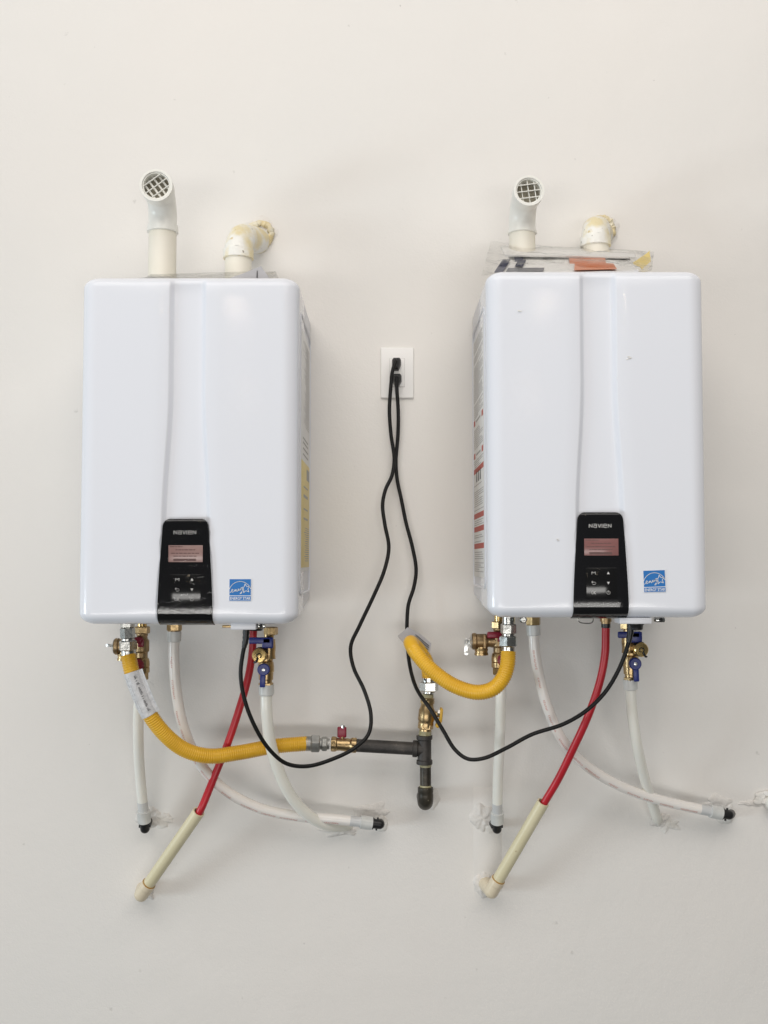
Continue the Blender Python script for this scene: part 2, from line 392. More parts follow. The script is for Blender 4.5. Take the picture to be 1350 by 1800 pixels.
        tag(ink.build('fine_print', 'ink_g', lab), kind='stuff'); red.build('red_heading', 'ink_r', lab); blk.build('pictogram', 'ink_k', lab)
    else:
        x = xb+W2+.0004; la, lb = z0+.10, z1-.085; ya, yb = .045, .275
        lab = MB().box((x, -(ya+yb)/2, (la+lb)/2), (.0008, yb-ya, lb-la), .0003).build('spec_label', 'white_l', g)
        yl = MB().box((x+.0006, -(ya+yb)/2, la+.115), (.0008, yb-ya-.02, .215), .0003).build('yellow_guide', 'yellow_l', lab)
        to = lambda a, z, h: V(x+.0011+h, -a, z); ink = MB()
        for k in range(16):
            z = la+.02+.0045*k; ink.poly([(ya+.03, z), (ya+.03+random.uniform(.06, .15), z), (ya+.14, z+.0014), (ya+.03, z+.0014)], to, .0002)
        for z, h in ((.105, .004), (.125, .003), (.15, .006), (.17, .003)): ink.poly([(ya+.06, la+z), (yb-.06, la+z), (yb-.06, la+z+h), (ya+.06, la+z+h)], to, .0002)
        ink.poly([(ya+.02, la+.19), (ya+.09, la+.19), (ya+.09, la+.213), (ya+.02, la+.213)], to, .0002)
        to2 = lambda a, z, h: V(x+.0005+h, -a, z)
        for z in (.235, .247, .259, .268): ink.poly([(ya+.05, la+z), (yb-.05, la+z), (yb-.05, la+z+.0035), (ya+.05, la+z+.0035)], to2, .0002)
        for k in range(34):
            z = lb-.015-.0052*k; ink.poly([(ya+.02, z), (ya+.02+random.uniform(.09, .17), z), (ya+.10, z+.0014), (ya+.02, z+.0014)], to2, .0002)
        tag(ink.build('fine_print', 'ink_g', lab), kind='stuff')
    # control panel following the cover's lower lip
    def fy(z):
        b = max(0, 1-z/RZ); return YF-DEP*(1-math.sqrt(max(0, 1-b*b)))
    pz = [-.0018]+[RZ*(1-math.cos(math.pi/2*i/8)) for i in range(1, 9)]+[.04, .07, .10, .13, .16, .175, .185]; zt = .2005; r = .013
    pz += [zt-r+r*math.sin(math.pi/2*i/8) for i in range(9)]
    def hwp(z):
        h = .0528-.0098*max(0, min(1, (z-.03)/.165))**1.35
        if z > zt-r: h = h-r+math.sqrt(max(0, r*r-(z-zt+r)**2))
        return h
    def panel(name, m, off, grow, parent, wob=0.0):
        mb = MB(); vs = []; fr = (-1, -.985, -.93, -.5, 0, .5, .93, .985, 1); rowsn = len(pz)
        for z in pz:
            for f in fr:
                e = (.0032 if abs(f) == 1 else .0006 if abs(f) > .96 else 0)
                if z > zt-.003: e = max(e, .0028*(z-zt+.003)/.003)
                wz = wob*noise.noise(V(f*3, z*60, off*900))
                vs.append(V(xc+f*(hwp(z)+grow+wz), -(fy(max(0, z))+off-e), z0+z+(grow if z > .19 else 0)))
        n = len(fr); fs = [(j*n+i, j*n+i+1, (j+1)*n+i+1, (j+1)*n+i) for j in range(rowsn-1) for i in range(n-1)]
        return mb.add(vs, fs).build(name, m, parent, 50)
    pn = panel('control_panel', 'black', .0022, 0, g)
    panel('protective_film', 'film' if which == 'R' else 'film2', .0040, .0012, g, .004)
    yf = -(YF+.0024)
    S = 907.0
    lc = MB().box((xc+.001, yf, z0+.1345), (.065, .0012, .032), .0004).build('display', 'lcd' if which == 'R' else 'lcd2', pn)
    to = lambda a, z, h: V(xc+a, yf-.0006-h, z0+z); ink = MB()
    for zz, a, b in ((.147, -.029, -.005), (.141, -.018, .019), (.1345, -.027, .027), (.129, -.022, .022)):
        p = a
        while p < b:
            q = min(b, p+random.uniform(.003, .009)); ink.poly([(p, zz), (q, zz), (q, zz+.0016), (p, zz+.0016)], to, .0002); p = q+.0012
    ink.poly([(-.022, .1205), (.021, .1205), (.021, .1250), (-.022, .1250)], to, .0002)
    ink.build('readout', 'lcdink', lc)
    pad = MB().box((xc+.001, yf+.0002, z0+.066), (.058, .0012, .0585), .0005).build('button_pad', 'pad', pn)
    # brand lettering drawn as strokes
    u = .0066; st = []
    def L(x0, pts): st.append([(x0+p[0]*u, .1715+p[1]*u) for p in pts])
    x = -.0228; L(x, [(0, 0), (0, 1), (.85, .05), (.85, 1)])
    x += .0085; L(x, [(.05, .98), (.75, .98), (.85, .85), (.85, 0), (.15, 0), (0, .15), (0, .42), (.12, .55), (.85, .55)])
    x += .0083; L(x, [(0, 1), (.42, 0), (.84, 1)])
    x += .0076; L(x, [(0, 0), (0, 1)])
    x += .0031; L(x, [(.85, 0), (.15, 0), (0, .15), (0, .85), (.15, 1), (.7, 1), (.85, .85), (.85, .52), (.05, .52)])
    x += .0085; L(x, [(0, 0), (0, 1), (.85, .05), (.85, 1)])
    MB().strokes(st, .00095, lambda a, z, h: V(xc+a+.0012, -(YF+.0022)-h, z0+z), .0003).build('brand_lettering', 'ink_w', pn)
    to = lambda a, z, h: V(xc+a, yf-.0004-h, z0+z); wd = .0007
    cl, cr_ = -.0142, .0136; zr = (.0855, .0665, .0485); u = .0048
    def btn(lines=None, polys=None, nm='button_symbol'):
        b = MB()
        if lines: b.strokes(lines, wd, to, .0003)
        for p in (polys or []): b.poly(p, to, .0003)
        b.build(nm, 'ink_w', pad)
    btn([[(cl-u*.7, zr[0]-u/2), (cl-u*.7, zr[0]+u/2), (cl, zr[0]), (cl+u*.7, zr[0]+u/2), (cl+u*.7, zr[0]-u/2)]])
    btn([[(cl-u*.4, zr[1]+u*.75), (cl-u*.85, zr[1]+u*.35), (cl-u*.4, zr[1]-u*.05)], [(cl-u*.85, zr[1]+u*.35)]+[(cl+u*.35+u*.45*math.sin(a), zr[1]-u*.1+u*.45*math.cos(a)) for a in [math.pi*k/8 for k in range(9)]]+[(cl-u*.3, zr[1]-u*.55)]])
    btn([[(cl-u*.55+u*.38*math.cos(a), zr[2]+u*.55*math.sin(a)) for a in [2*math.pi*k/12 for k in range(13)]],
         [(cl+u*.15, zr[2]+u*.55), (cl+u*.15, zr[2]-u*.55)], [(cl+u*.8, zr[2]+u*.55), (cl+u*.18, zr[2]), (cl+u*.8, zr[2]-u*.55)]])
    btn(None, [[(cr_-u*.55, zr[0]-u*.45), (cr_+u*.55, zr[0]-u*.45), (cr_, zr[0]+u*.55)]])
    btn(None, [[(cr_-u*.55, zr[1]+u*.45), (cr_, zr[1]-u*.55), (cr_+u*.55, zr[1]+u*.45)]])
    btn([[(cr_+u*.65*math.sin(a), zr[2]+u*.65*math.cos(a)) for a in [math.radians(35+290*k/14) for k in range(15)]], [(cr_, zr[2]+u*.8), (cr_, zr[2]+u*.05)]])
    # efficiency sticker
    if which == 'R': ex, ez, er = .1015, .0700, .035
    else: ex, ez, er = .1045, .0660, 0
    ex = ex; hs = .0210
    ca, sa = math.cos(er), math.sin(er)
    yS = -(YF-.0035*(ex/W2)**2+.0007)
    to = lambda a, z, h: V(xc+ex+a*ca-z*sa, yS-h, z0+ez+a*sa+z*ca)
    stc = MB(); stc.poly([(-hs, -hs), (hs, -hs), (hs, hs), (-hs, hs)], to, .0003); stc = stc.build('energy_sticker', 'ink_w', g, smooth=False)
    to3 = lambda a, z, h: to(a, z, h+.0003); e = .0007
    MB().poly([(-hs+e, -hs*.50), (hs-e, -hs*.50), (hs-e, hs-e), (-hs+e, hs-e)], to3, .0002).poly([(-hs+e, -hs+e), (hs-e, -hs+e), (hs-e, -hs*.56), (-hs+e, -hs*.56)], to3, .0002).build('blue_field', 'blue_st', stc, smooth=False)
    to4 = lambda a, z, h: to(a, z, h+.0006)
    arc = [(math.cos(a)*hs*1.06, -hs*.40+math.sin(a)*hs*1.16) for a in [math.radians(25+130*k/20) for k in range(21)]]
    arc = [(max(-hs+e, min(hs-e, p[0])), p[1]) for p in arc]
    star = []
    for k in range(11):
        a = math.radians(90+36*k+8); rr = (hs*.44 if k % 2 == 0 else hs*.19); star.append((hs*.50+rr*math.cos(a), hs*.12+rr*math.sin(a)))
    scr = [(-.92, -.22), (-.75, -.12), (-.62, .02), (-.72, .06), (-.80, -.08), (-.70, -.2), (-.55, -.12), (-.45, .06), (-.47, -.16), (-.36, .06), (-.30, -.14), (-.18, -.04), (-.10, .1), (-.2, .06), (-.2, -.08), (-.05, -.02), (.02, .12), (.0, -.06), (.1, .14), (.16, .12), (.2, -.02), (.12, -.3), (-.02, -.32), (.25, -.02), (.32, .14)]
    MB().strokes([arc], .0011, to4, .0002).strokes([star], .0010, to4, .0002).strokes([[(a*hs, b*hs*1.1) for a, b in scr]], .0009, to4, .0002).build('star_emblem', 'ink_w', stc, smooth=False)
    t = text('ENERGY STAR', .0076, to4(0, -hs*.78, .0001), 'ink_w', 'sticker_lettering', stc, sx=.80, rotz=er, bold=.00008)
    return g, xc, z0

cL = P(325, 1097, .31); cR = P(1057, 1085, .31)
XL, XR = P(325.5, 1000, YF).x, P(1056, 1000, YF).x
ZL0, ZL1 = P(0, 1097, .315).z, P(0, 489, .315).z
ZR0, ZR1 = P(0, 1085.5, .315).z, P(0, 478, .315).z
HL = heater(XL, ZL0, ZL1, 'white tankless water heater on the left, streaky plastic film on its black control panel', 'L')[0]
HR = heater(XR, ZR0, ZR1, 'right hand white tankless water heater with bagged booklets lying on top of it', 'R')[0]

# under-side fittings that belong to each heater
def underside(g, which):
    if which == 'R':
        c = P(1112, 1090, .30); MB().box(c, (M_(56, .3), .05, .012), .002).build('junction_bracket', 'cabinet', g)
        for x, y in ((1159, 1089.5),):
            c = P(x, y, .295); tb = MB().box(c, (M_(16, .3), .02, M_(8, .3)), .002).build('screw_tab', 'steel', g)
            MB().lathe(c+V(0, -.010, 0), (0, -1, 0), [(0, .0035), (.002, .0035), (.003, .002)], 16).build('screw', 'blackpl', tb)
        a, b = P(1016, 1086, .30), P(1043, 1087, .30)
        MB().tube(spline([a, a-V(0, 0, .006), V(a.x+.003, a.y, a.z-.009), V(b.x-.003, b.y, b.z-.009), b-V(0, 0, .006), b], .002), .0011, 8).build('latch_wire', 'steel', g)
        c = P(919, 1089, .22); MB().lathe(c+V(0, .01, 0), (0, -1, 0), [(0, .007), (.02, .007), (.022, .005), (.022, .003), (.016, .003)], 16).build('drain_plug', 'steel', g)
        c = P(1118, 1097, .25); mb = MB()
        mb.lathe(c+V(0, 0, .012), (.0, 0, -1), [(0, .016), (.012, .016), (.014, .014), (.022, .013), (.024, .010)], 24); mb.build('cable_gland', 'blackpl', g)
    else:
        c = P(430, 1100, .30); MB().box(c, (M_(44, .3), .04, .013), .002).build('junction_bracket', 'cabinet', g)
        c = P(460, 1099.5, .298); tb = MB().box(c, (M_(15, .3), .02, M_(9, .3)), .002).build('screw_tab', 'steel', g)
        MB().lathe(c+V(0, -.010, 0), (0, -1, 0), [(0, .0035), (.002, .0035), (.003, .002)], 16).build('screw', 'blackpl', tb)
        c = P(400, 1101, .29); MB().box(c, (M_(18, .3), .008, .005), .001).build('latch_wire', 'brass', g)
        c = P(450, 1105, .25); mb = MB()
        mb.lathe(c+V(0, 0, .012), (.0, 0, -1), [(0, .016), (.010, .016), (.012, .014), (.016, .012)], 24); mb.build('cable_gland', 'blackpl', g)
underside(HL, 'L'); underside(HR, 'R')

def crumb(px, py, s, lab, seed):
    c = P(px, py, YF+.0005); mb = MB()
    for k in range(5):
        o = V(random.uniform(-1, 1)*s, 0, random.uniform(-1, 1)*s*.7)
        mb.ball(c+o, s*random.uniform(.3, .6), noise_amp=.7, nscale=400, squash=(1, .35, .6))
    return tag(mb.build('plaster_crumb', 'plaster'), lab, 'plaster crumb', 'plaster crumbs stuck to the heater cover')
crumb(913, 546, .0035, 'small plaster crumb stuck high on the left half of the right heater', 1)
crumb(1105, 629, .0042, 'plaster crumb stuck on the upper right half of the right heater cover', 2)
crumb(981, 949, .0022, 'tiny plaster crumb beside the control panel of the right heater', 3)

# ------------------------------------------------------------------ vent pipes
def arc_pts(c0, up, fw, r, n=10):
    """from c0 going 'up', turning 90 deg to 'fw'"""
    up = Vector(up).normalized(); fw = Vector(fw).normalized()
    return [c0+up*(r*math.sin(a))+fw*(r*(1-math.cos(a))) for a in [math.pi/2*k/n for k in range(n+1)]]
def vent(px, pyb, pytop, pyc, d, fwd, wpipe, grid, label, lowpy):
    base = P(px, lowpy, d); g = thing('exhaust_vent', base, label, 'vent pipe', 'pvc exhaust vents on top of the heaters')
    s = (D-d)/F; r = wpipe/2*s; top = P(px, pytop, d); cen = P(px, pyc, d)
    base = V(top.x, top.y, base.z)
    MB().lathe(base, (0, 0, 1), [(0, r), (top.z-base.z+.01, r)], 40).build('pipe', 'pvc2', g)
    rs = r*1.13; rb = r*1.02
    el = MB(); hb = P(px, pyb, d).z
    fw = Vector(fwd).normalized(); rad = cen.z-hb-.004
    rad = min(rad, .046)
    start = V(top.x, top.y, cen.z-rad)
    pts = [V(top.x, top.y, hb), V(top.x, top.y, hb+.001)]; rr = [r*1.0, rs]
    pts += [V(top.x, top.y, start.z-.012), V(top.x, top.y, start.z-.006)]; rr += [rs*.985, rb]
    a = arc_pts(start, (0, 0, 1), fw, rad, 14); pts += a[1:]; rr += [rb]*14
    e = a[-1]
    # socket toward the room with hollow mouth
    for t, q in ((.002, rb), (.006, rs*1.0), (.038, rs*1.03), (.040, rs*1.015), (.040, rs*.87), (.038, rs*.84), (.008, rs*.82)):
        pts.append(e+fw*t); rr.append(q)
    # manual rings so that the mouth turns inward cleanly
    T = []
    mb = MB(); n = 40; vs = []; N = None
    for i, p in enumerate(pts):
        if i < 4: t = V(0, 0, 1)
        elif i < 18: an = math.pi/2*(i-3)/14; t = (V(0, 0, 1)*math.cos(an)+fw*math.sin(an))
        else: t = fw
        side = V(0, 0, 1).cross(fw).normalized(); N = side.cross(t)
        for j in range(n):
            an = 2*math.pi*j/n; vs.append(p+(side*math.cos(an)+N*math.sin(an))*rr[i])
    k = len(pts); fs = [(i*n+j, i*n+(j+1) % n, (i+1)*n+(j+1) % n, (i+1)*n+j) for i in range(k-1) for j in range(n)]
    mb.add(vs, fs); elb = mb.build('elbow', 'pvc', g, 35)
    side = V(0, 0, 1).cross(fw).normalized(); N = side.cross(fw)
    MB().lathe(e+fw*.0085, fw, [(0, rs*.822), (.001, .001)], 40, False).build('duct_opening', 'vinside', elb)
    # bird screen
    scr = MB(); ri = rs*.84; m_ = e+fw*.034
    scr.lathe(m_, fw, [(-.006, ri*.99), (.003, ri*.99), (.003, ri*.93), (-.006, ri*.92)], 40, False)
    scr = scr.build('bird_screen', 'pvc', elb)
    ang, wb, db = grid
    for s2, (aa, dep, bw) in enumerate(((ang, .002, .0017), (ang+90, -db, wb))):
        for k in ((-1.15, -.40, .35, 1.1) if wb > .003 else (-.95, 0, .95)) if s2 else (-.95, 0, .95):
            off = k*ri*.55; half = math.sqrt(max(0, (ri*.93)**2-off*off)); an = math.radians(aa)
            dx = side*math.cos(an)+N*math.sin(an); dy = -side*math.sin(an)+N*math.cos(an)
            c = m_+dy*off+fw*dep; R = Matrix((dx, fw, dx.cross(fw))).transposed()
            MB().box(c, (2*half, .004, bw), .0004, R, 1).build('screen_bar', 'pvc', scr)
    # collar where it leaves the heater
    return g
vent(286, 410, 405, 351, .13, (.045, -1, 0), 49, (-37, .0042, .016), 'white pvc exhaust elbow facing the room on the left heater, its screen bars diagonal', 552)
vent(918, 412, 405, 360, .13, (.035, -1, 0), 46, (-8, .0017, .002), 'white pvc exhaust elbow facing the room on the right heater, its square grid nearly upright', 540)

def P_R(_): return .0055+.003*random.random()
def intake(px, pys, d, endpx, endpy, w, label, topy, lowpy, ring):
    base = P(px, lowpy, d); g = thing('intake_pipe', base, label, 'intake pipe', 'pvc intake pipes turning into the wall')
    s = (D-d)/F; r = w/2*s; b = P(px, pys, d); base = V(b.x, b.y, base.z)
    MB().lathe(base, (0, 0, 1), [(0, r), (b.z-base.z+.012, r)], 36).build('pipe', 'pvc2', g)
    end = P(endpx, endpy, -.02); top = P(px, topy, d)
    dirn = (end-V(b.x, b.y, end.z)); dirn.z = 0; L = dirn.length; dirn.normalize()
    rr = r*1.02; rad = min(top.z-rr-b.z-.01, .065)
    st = V(b.x, b.y, top.z-rr-rad)
    pts = [b+V(0, 0, -.0), b+V(0, 0, .001), V(b.x, b.y, b.z+.020), V(b.x, b.y, b.z+.0215)]; ra = [r, r*1.15, r*1.15, rr*1.03]
    a = arc_pts(st, (0, 0, 1), dirn, rad, 12); pts += a; ra += [rr*1.03]*len(a)
    last = a[-1]; tgt = last+dirn*(L-rad)
    tgt.z = end.z*.6+tgt.z*.4
    for k in range(1, 7): pts.append(last+(tgt-last)*(k/6)); ra.append(rr*1.03)
    MB().tube(pts, ra, 36).build('elbow', 'foampvc', g, 35)
    wp = P(endpx, endpy, .0)
    f = MB(); rg = []; rr_ = []
    for k in range(73):
        an = 2*math.pi*k/72; q = V(math.cos(an)*2.2, math.sin(an)*2.2, px*.01)
        rg.append(wp+V(math.cos(an)*rr*(.90+.12*noise.noise(q*1.7)), -.004-.006*abs(noise.noise(q*2.3)), math.sin(an)*rr*(.90+.12*noise.noise(q*1.7))))
        rr_.append(.0055+.0050*abs(noise.noise(q*3.1+V(5, 0, 0))))
    f.tube(rg, rr_, 14)
    f.build('spray_foam', 'foam', g, 70)
    return g
intake(419, 456, .12, 458, 413, 47, 'white pvc intake pipe on the left heater curving right into a foamed wall hole', 384, 552, None)
intake(1047, 434, .12, 1056, 404, 47, 'white pvc intake elbow on the right heater with yellow foam smeared over its front', 373, 540, None)
# smeared foam lumps on the right intake
# ------------------------------------------------------------------ sheets, booklets and bags
def sheet(pa, pb, pc, pd, th, nu=16, nv=8, wob=0.0, sd=0.0, freq=25):
    """pa,pb = front left/right; pc,pd = back right/left"""
    mb = MB(); vs = []
    def at(u, v): return (pa*(1-u)+pb*u)*(1-v)+(pd*(1-u)+pc*u)*v
    nrm = (pb-pa).cross(pd-pa).normalized()
    for side in (0, 1):
        for j in range(nv+1):
            for i in range(nu+1):
                p = at(i/nu, j/nv); p = p+nrm*(wob*noise.noise(p*freq+V(sd, sd*2, 0))+(th if side else 0)); vs.append(p)
    n = nu+1; o = n*(nv+1); fs = []
    for j in range(nv):
        for i in range(nu):
            a = j*n+i; fs.append((a, a+1, a+n+1, a+n)); fs.append((a+o, a+n+o, a+n+1+o, a+1+o))
    rim = [i for i in range(n)]+[j*n+nu for j in range(1, nv+1)]+[nv*n+i for i in range(nu-1, -1, -1)]+[j*n for j in range(nv-1, 0, -1)]
    for k in range(len(rim)): a, b = rim[k], rim[(k+1) % len(rim)]; fs.append((a, b, b+o, a+o))
    mb.add(vs, fs); mb.at = at; mb.nrm = nrm; return mb
def bag(pa, pb, pc, pd, name, lab, wob, sd, gap=.012):
    mb = MB(); nu, nv = 60, 24; vs = []
    nrm = (pb-pa).cross(pd-pa).normalized()
    if nrm.z < 0: nrm = -nrm
    for side in (-1, 1):
        for j in range(nv+1):
            for i in range(nu+1):
                u, v = i/nu, j/nv
                p = (pa*(1-u)+pb*u)*(1-v)+(pd*(1-u)+pc*u)*v
                edge = min(1, min(u, 1-u)*9, min(v, 1-v)*5)
                q = p*11+V(sd, side*3.7, sd)
                cr = abs(noise.noise(q))+.5*abs(noise.noise(q*2.3))
                p = p+nrm*(side*gap*.5*edge+wob*(cr-.3)*(.5+.5*edge))+V(0, 0, wob*.4*noise.noise(p*30+V(sd, 0, 0)))
                vs.append(p)
    n = nu+1; o = n*(nv+1); fs = []
    for j in range(nv):
        for i in range(nu):
            a = j*n+i; fs.append((a, a+1, a+n+1, a+n)); fs.append((a+o, a+n+o, a+n+1+o, a+1+o))
    return tag(mb.add(vs, fs).build(name, 'bag', None, 60), lab, 'plastic bag')
# right heater: two manuals in a clear bag, leaning back on the pipes
TR = ZR1
bk = sheet(P(897, 474, .24), P(1110, 473, .24), P(1106, 451, .13), P(893, 448, .13), .005, wob=.002)
b1 = bk.build('manual', 'paper', None, 30); tag(b1, 'upper white manual with an orange band in the bag on the right heater', 'booklet', 'manuals in the bag on the right heater')
A = bk.at; NR = bk.nrm
def inprint(at, nrm, rects, m, nm, parent, off=.0006, side=-1):
    mb = MB()
    for q in rects:
        for k in range(6):
            c = []
            for (u, v) in ((q[0]+(q[1]-q[0])*k/6, q[2]), (q[0]+(q[1]-q[0])*(k+1)/6, q[2]), (q[0]+(q[1]-q[0])*(k+1)/6, q[3]), (q[0]+(q[1]-q[0])*k/6, q[3])): c.append(at(u, v))
            mb.add([p+nrm*off*side for p in c], [(0, 1, 2, 3)])
    return mb.build(nm, m, parent, smooth=False)
def front_strip(a, b, c, d, th, name, m, parent):
    return sheet(a, b, c, d, th, 8, 4, .0008).build(name, m, parent, 30)
# printed areas laid on the visible faces as thin slips following the sheet
def slip(at, u0, u1, v0, v1, nrm, m, nm, parent, lift=.0035):
    n = nrm if nrm.y < 0 else -nrm
    a, b, c, d = at(u0, v0), at(u1, v0), at(u1, v1), at(u0, v1)
    k = n*lift
    return sheet(a+k, b+k, c+k, d+k, .0004, 8, 4, 0).build(nm, m, parent, 30)
up = bk
slip(A, .49, .79, .02, .98, NR, 'orange', 'orange_band', b1, .0085)
slip(A, .04, .115, .02, .95, NR, 'navy', 'navy_block', b1, .0085)
bk2 = sheet(P(868, 486, .315), P(1122, 479, .315), P(1112, 471, .24), P(884, 462, .23), .004, wob=.0015, sd=3)
b2 = bk2.build('manual', 'paper', None, 30); tag(b2, 'lower white manual with an orange band, at the front edge of the right heater', 'booklet', 'manuals in the bag on the right heater')
slip(bk2.at, .555, .85, .02, .98, bk2.nrm, 'orange', 'orange_band', b2, .0075)
slip(bk2.at, .0, .06, .02, .98, bk2.nrm, 'navy', 'navy_block', b2, .0075)
slip(bk2.at, .12, .18, .45, .98, bk2.nrm, 'navy', 'navy_block', b2, .0075)
slip(bk2.at, .08, .34, .0, .32, bk2.nrm, 'darkband', 'grey_block', b2, .0075)
# yellow folded slip
y = MB(); a, b, c, d = P(1108, 478, .2), P(1120, 462, .2), P(1142, 462, .2), P(1112, 470, .22)
sheet(P(1112, 462, .25), P(1128, 474, .25), P(1144, 460, .22), P(1142, 441, .18), .001, 6, 4, .006, 3, 60).build('t', 'yelp')
o = bpy.data.objects['t']; o.name = 'paper_slip'; o.data.name = 'paper_slip'; tag(o, 'creased yellow paper slip at the right end of the bag on the right heater', 'paper')
bk3 = sheet(P(888, 451, .19), P(1118, 455, .19), P(1114, 444, .12), P(880, 436, .12), .003, wob=.0012, sd=8)
b3 = bk3.build('folded_leaflet', 'paper', None, 30); tag(b3, 'cream folded leaflet on top of the manuals in the bag on the right heater', 'leaflet')
bag(P(846, 489, .32)+V(0, 0, .004), P(1146, 480, .31)+V(0, 0, .004), P(1150, 443, .12), P(862, 426, .11), 'plastic_bag', 'crumpled clear plastic bag holding the manuals on top of the right heater', .010, 1.0, .014)
# loose torn flap of film hanging off the left corner
# left heater: flat bag with a grey leaflet
bag(P(252, 489, .30), P(490, 489.5, .30), P(484, 477, .18), P(266, 482, .18), 'plastic_bag', 'thin clear plastic bag lying flat on top of the left heater behind the front edge', .004, 5.0, .004)
lf = sheet(P(404, 490, .312), P(475, 491, .312), P(459, 469, .285), P(438, 477, .285), .0012, 10, 8, .001, 2)
l1 = lf.build('folded_leaflet', 'paper2', None, 30); tag(l1, 'grey printed leaflet with one raised corner on top of the left heater', 'leaflet')
slip(lf.at, .0, 1, .0, 1, lf.nrm, 'paper', 'white_margin', l1, -.0018)
for v in (.25, .42, .58): slip(lf.at, .66, .70, v-.2, v+.1, lf.nrm, 'ink_k', 'printed_line', l1, .002)
sheet(P(244, 489.5, .26), P(300, 490, .26), P(300, 486.5, .2), P(262, 487, .2), .0008, 6, 4, .0008).build('t2', 'paper2')
o = bpy.data.objects['t2']; o.name = 'paper_slip'; tag(o, 'thin grey paper slip at the left end of the bag on the left heater', 'paper')

# ------------------------------------------------------------------ outlet and cords
pl = P(698, 656, 0); g = thing('wall_outlet', P(698, 701, 0), 'white rectangular wall outlet plate between the two heaters', 'outlet')
wp_, hp_ = M_(58.5, 0), M_(90, 0)
mb = MB(); mb.box(pl+V(0, -.003, 0), (wp_, .006, hp_), .0022, seg=3); mb.build('wall_plate', 'plate', g)
MB().box(pl+V(0, -.0060, 0), (M_(26.8, 0), .0008, M_(50.8, 0)), .0002).build('gap_line', 'gap', g)
rc = MB().box(pl+V(0, -.0068, 0), (M_(26, 0), .0026, M_(50, 0)), .0008).build('receptacle', 'plate', g)
def cord(path, plugpx, plugpy, label, behind, seed):
    c = P(plugpx, plugpy, .018); g = thing('power_cord', c, label, 'power cord', 'black power cords plugged into the outlet')
    pts = pxpath(path, .005)
    MB().tube(pts, .0041, 12).build('cable', 'cord', g, 60)
    # right-angle plug: hexagonal body with a tapering chin
    h = M_(22, .02)/2; w_ = M_(16, .02)/2; out = [(-.7, 1), (.7, 1), (1, .65), (1, -.2), (.45, -1), (-.45, -1), (-1, -.2), (-1, .65)]
    vs = []; 
    for dep, sc_ in ((.0085, 1.0), (.020, 1.0), (.027, .9), (.030, .72)): vs += [V(c.x+a*w_*sc_, -dep, c.z+b*h*sc_) for a, b in out]
    n = 8; fs = [(k*n+i, k*n+(i+1) % n, (k+1)*n+(i+1) % n, (k+1)*n+i) for k in range(3) for i in range(n)]+[tuple(range(n)), tuple(range(3*n, 4*n))]
    body = MB().add(vs, fs).build('plug', 'blackpl', g, 25)
    mb = MB()
    for k in (-.45, 0, .45): mb.box((c.x+k*w_, -.0295, c.z+.1*h), (.0009, .003, h*1.1), .0003)
    mb.build('grip_rib', 'blackpl', body)
    return g, pts
ca, pa = cord([(696, 634, .034), (690, 652, .036), (687, 680, .034), (684.5, 722, .026), (687.5, 766, .024), (693, 806, .026), (689, 836, .03), (677.5, 861, .035), (672.5, 888, .04), (676.5, 922, .045), (683.5, 962, .05), (675.5, 1003, .06), (658, 1045, .07), (632, 1100, .08), (616.5, 1136, .085), (621, 1172, .09), (640, 1213, .10), (652, 1256, .12), (648, 1290, .135), (625, 1314, .15), (583, 1335, .17), (539, 1347, .19), (503, 1342, .205), (474, 1318, .22), (449, 1279, .235), (430, 1230, .245), (423, 1185, .25), (427, 1148, .25), (432, 1124, .25), (433, 1103, .25)],
              697, 640, 'black power cord from the upper socket, sagging down left to the left heater', 0, 1)
cb_, pb_ = cord([(697.5, 662, .030), (697.5, 682, .030), (700, 722, .018), (699.5, 766, .016), (696, 808, .016), (698, 842, .018), (705.5, 878, .02), (713.5, 918, .022), (725, 962, .026), (731.5, 1002, .028), (727, 1034, .032), (718, 1062, .038), (715.5, 1092, .042), (715.5, 1120, .045), (720, 1168, .06), (733, 1212, .115), (756, 1246, .15), (779, 1284, .16), (800, 1318, .165), (822, 1334, .17), (850, 1333, .175), (890, 1315, .185), (935, 1291, .195), (990, 1273, .21), (1031, 1249, .225), (1065, 1215, .235), (1090, 1172, .245), (1103, 1136, .25), (1108, 1112, .25), (1109, 1094, .25)],
               698, 668, 'black power cord from the lower socket, looping past the yellow hose to the right heater', 0, 2)
for (gg, pp, a, b) in ((ca, pa, 433, 1112), (cb_, pb_, 1108, 1108)):
    mb = MB(); q = pp[-9:]; mb.tube(q, [.0048, .0052, .0062, .0058, .0068, .0062, .0072, .0066, .0074][:len(q)], 14); mb.build('strain_relief', 'blackpl', gg, 60)

